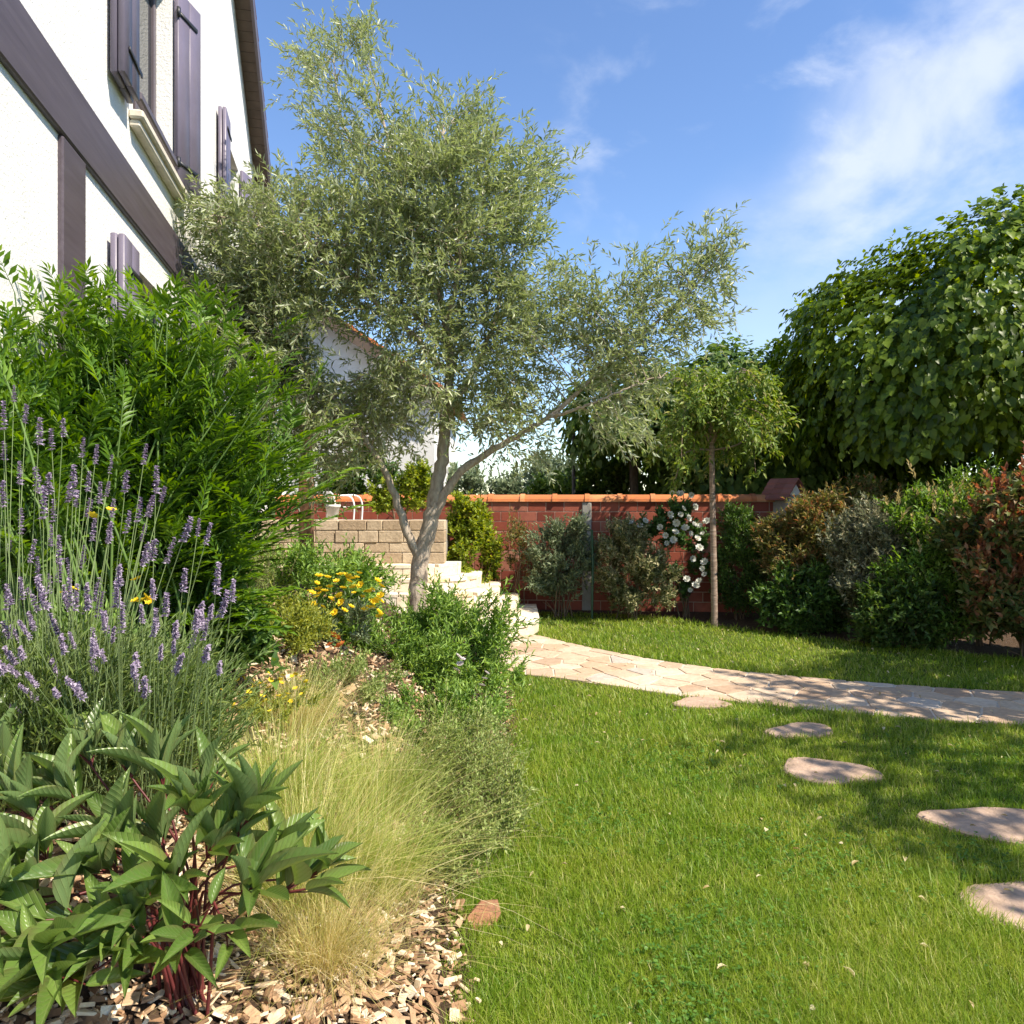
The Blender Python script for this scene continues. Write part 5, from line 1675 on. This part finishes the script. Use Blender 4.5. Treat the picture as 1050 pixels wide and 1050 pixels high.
def mat_grass():
    m = Mat("grass_blade")
    rnd = m.island()
    big_ = m.noise(.9, 3, .55)
    small = m.noise(6, 3, .6)
    green = m.ramp(rnd, [(0, (.080, .165, .008)), (.5, (.150, .265, .014)), (.88, (.235, .345, .030)), (1, (.46, .45, .16))])
    yel = m.ramp(rnd, [(0, (.135, .215, .012)), (.5, (.235, .325, .024)), (.85, (.34, .39, .05)), (1, (.54, .49, .19))])
    f = m.mix(.4, big_, small)
    c = m.mix(m.ramp(f, [(.40, (0, 0, 0)), (.58, (1, 1, 1))]), green, yel)
    m.base(c, .45, .35)
    hs = m.n('ShaderNodeHueSaturation')
    hs.inputs['Value'].default_value = 1.6
    hs.inputs['Hue'].default_value = .49
    m.l(c, hs.inputs['Color'])
    tr = m.n('ShaderNodeBsdfTranslucent')
    m.l(hs.outputs[0], tr.inputs[0])
    ms = m.n('ShaderNodeMixShader')
    ms.inputs[0].default_value = .42
    m.l(m.b.outputs[0], ms.inputs[1]); m.l(tr.outputs[0], ms.inputs[2]); m.l(ms.outputs[0], m.out.inputs[0])
    return m.m
tag(mb.build("grass", mat_grass()), "short green lawn grass with yellowish patches", "grass", None, 'stuff')
lx, ly = rgz.uniform(-.1, 5, 260), rgz.uniform(2.0, 9.5, 260)
ok = (lx > bed_edge(ly) + .1) & (lx < .7 * ly) & ~in_poly(lx, ly, BACKBED) & ~((ly > 8.2) & (lx < .5))
lx, ly = lx[ok], ly[ok]
mb = MB()
aa = rgz.uniform(0, 6.28, len(lx))
leaves(mb, np.column_stack([lx, ly, np.full(len(lx), .035)]), np.column_stack([np.cos(aa), np.sin(aa), rgz.normal(0, .3, len(lx))]), np.column_stack([rgz.normal(0, .3, len(lx)), rgz.normal(0, .3, len(lx)), np.ones(len(lx))]), rgz.uniform(.015, .045, len(lx)), rgz.uniform(.007, .02, len(lx)), T_ovate(.2, .2))
tag(mb.build("fallen_leaves", mat_leaf("dry_leaf", [(0, (.30, .22, .08)), (1, (.62, .55, .36))], .2)), "small dry leaves and clippings scattered over the lawn and path", "leaves", None, 'stuff')
kx, ky = [], []
for cx_, cy_, r_, n_ in ((.7, 2.6, .35, 260), (1.25, 3.3, .45, 320), (.35, 3.6, .3, 160), (.9, 4.5, .5, 260), (1.9, 3.2, .3, 120), (.5, 2.25, .25, 140), (2.6, 4.6, .5, 200)):
    kx.append(cx_ + rgz.normal(0, r_ * .5, n_)); ky.append(cy_ + rgz.normal(0, r_ * .5, n_))
kx, ky = np.concatenate(kx), np.concatenate(ky)
ok = kx > bed_edge(ky) + .05
for p in STONE_POLYS:
    ok &= ~in_poly(kx, ky, p)
kx, ky = kx[ok], ky[ok]
m_ = len(kx)
mb = MB()
a0 = rgz.uniform(0, 6.28, m_)
for k in range(3):
    a = a0 + k * 2.094
    leaves(mb, np.column_stack([kx, ky, rgz.uniform(.022, .042, m_)]), np.column_stack([np.cos(a), np.sin(a), rgz.uniform(.1, .5, m_)]), np.tile([[0, 0, 1.0]], (m_, 1)) + rgz.normal(0, .2, (m_, 3)), rgz.uniform(.009, .017, m_), rgz.uniform(.008, .015, m_), T_ovate(.15, .1))
tag(mb.build("clover", mat_leaf("clover_leaf", [(0, (.05, .13, .014)), (1, (.13, .25, .04))], .35)), "small clover patches mixed into the front lawn", "clover", None, 'stuff')
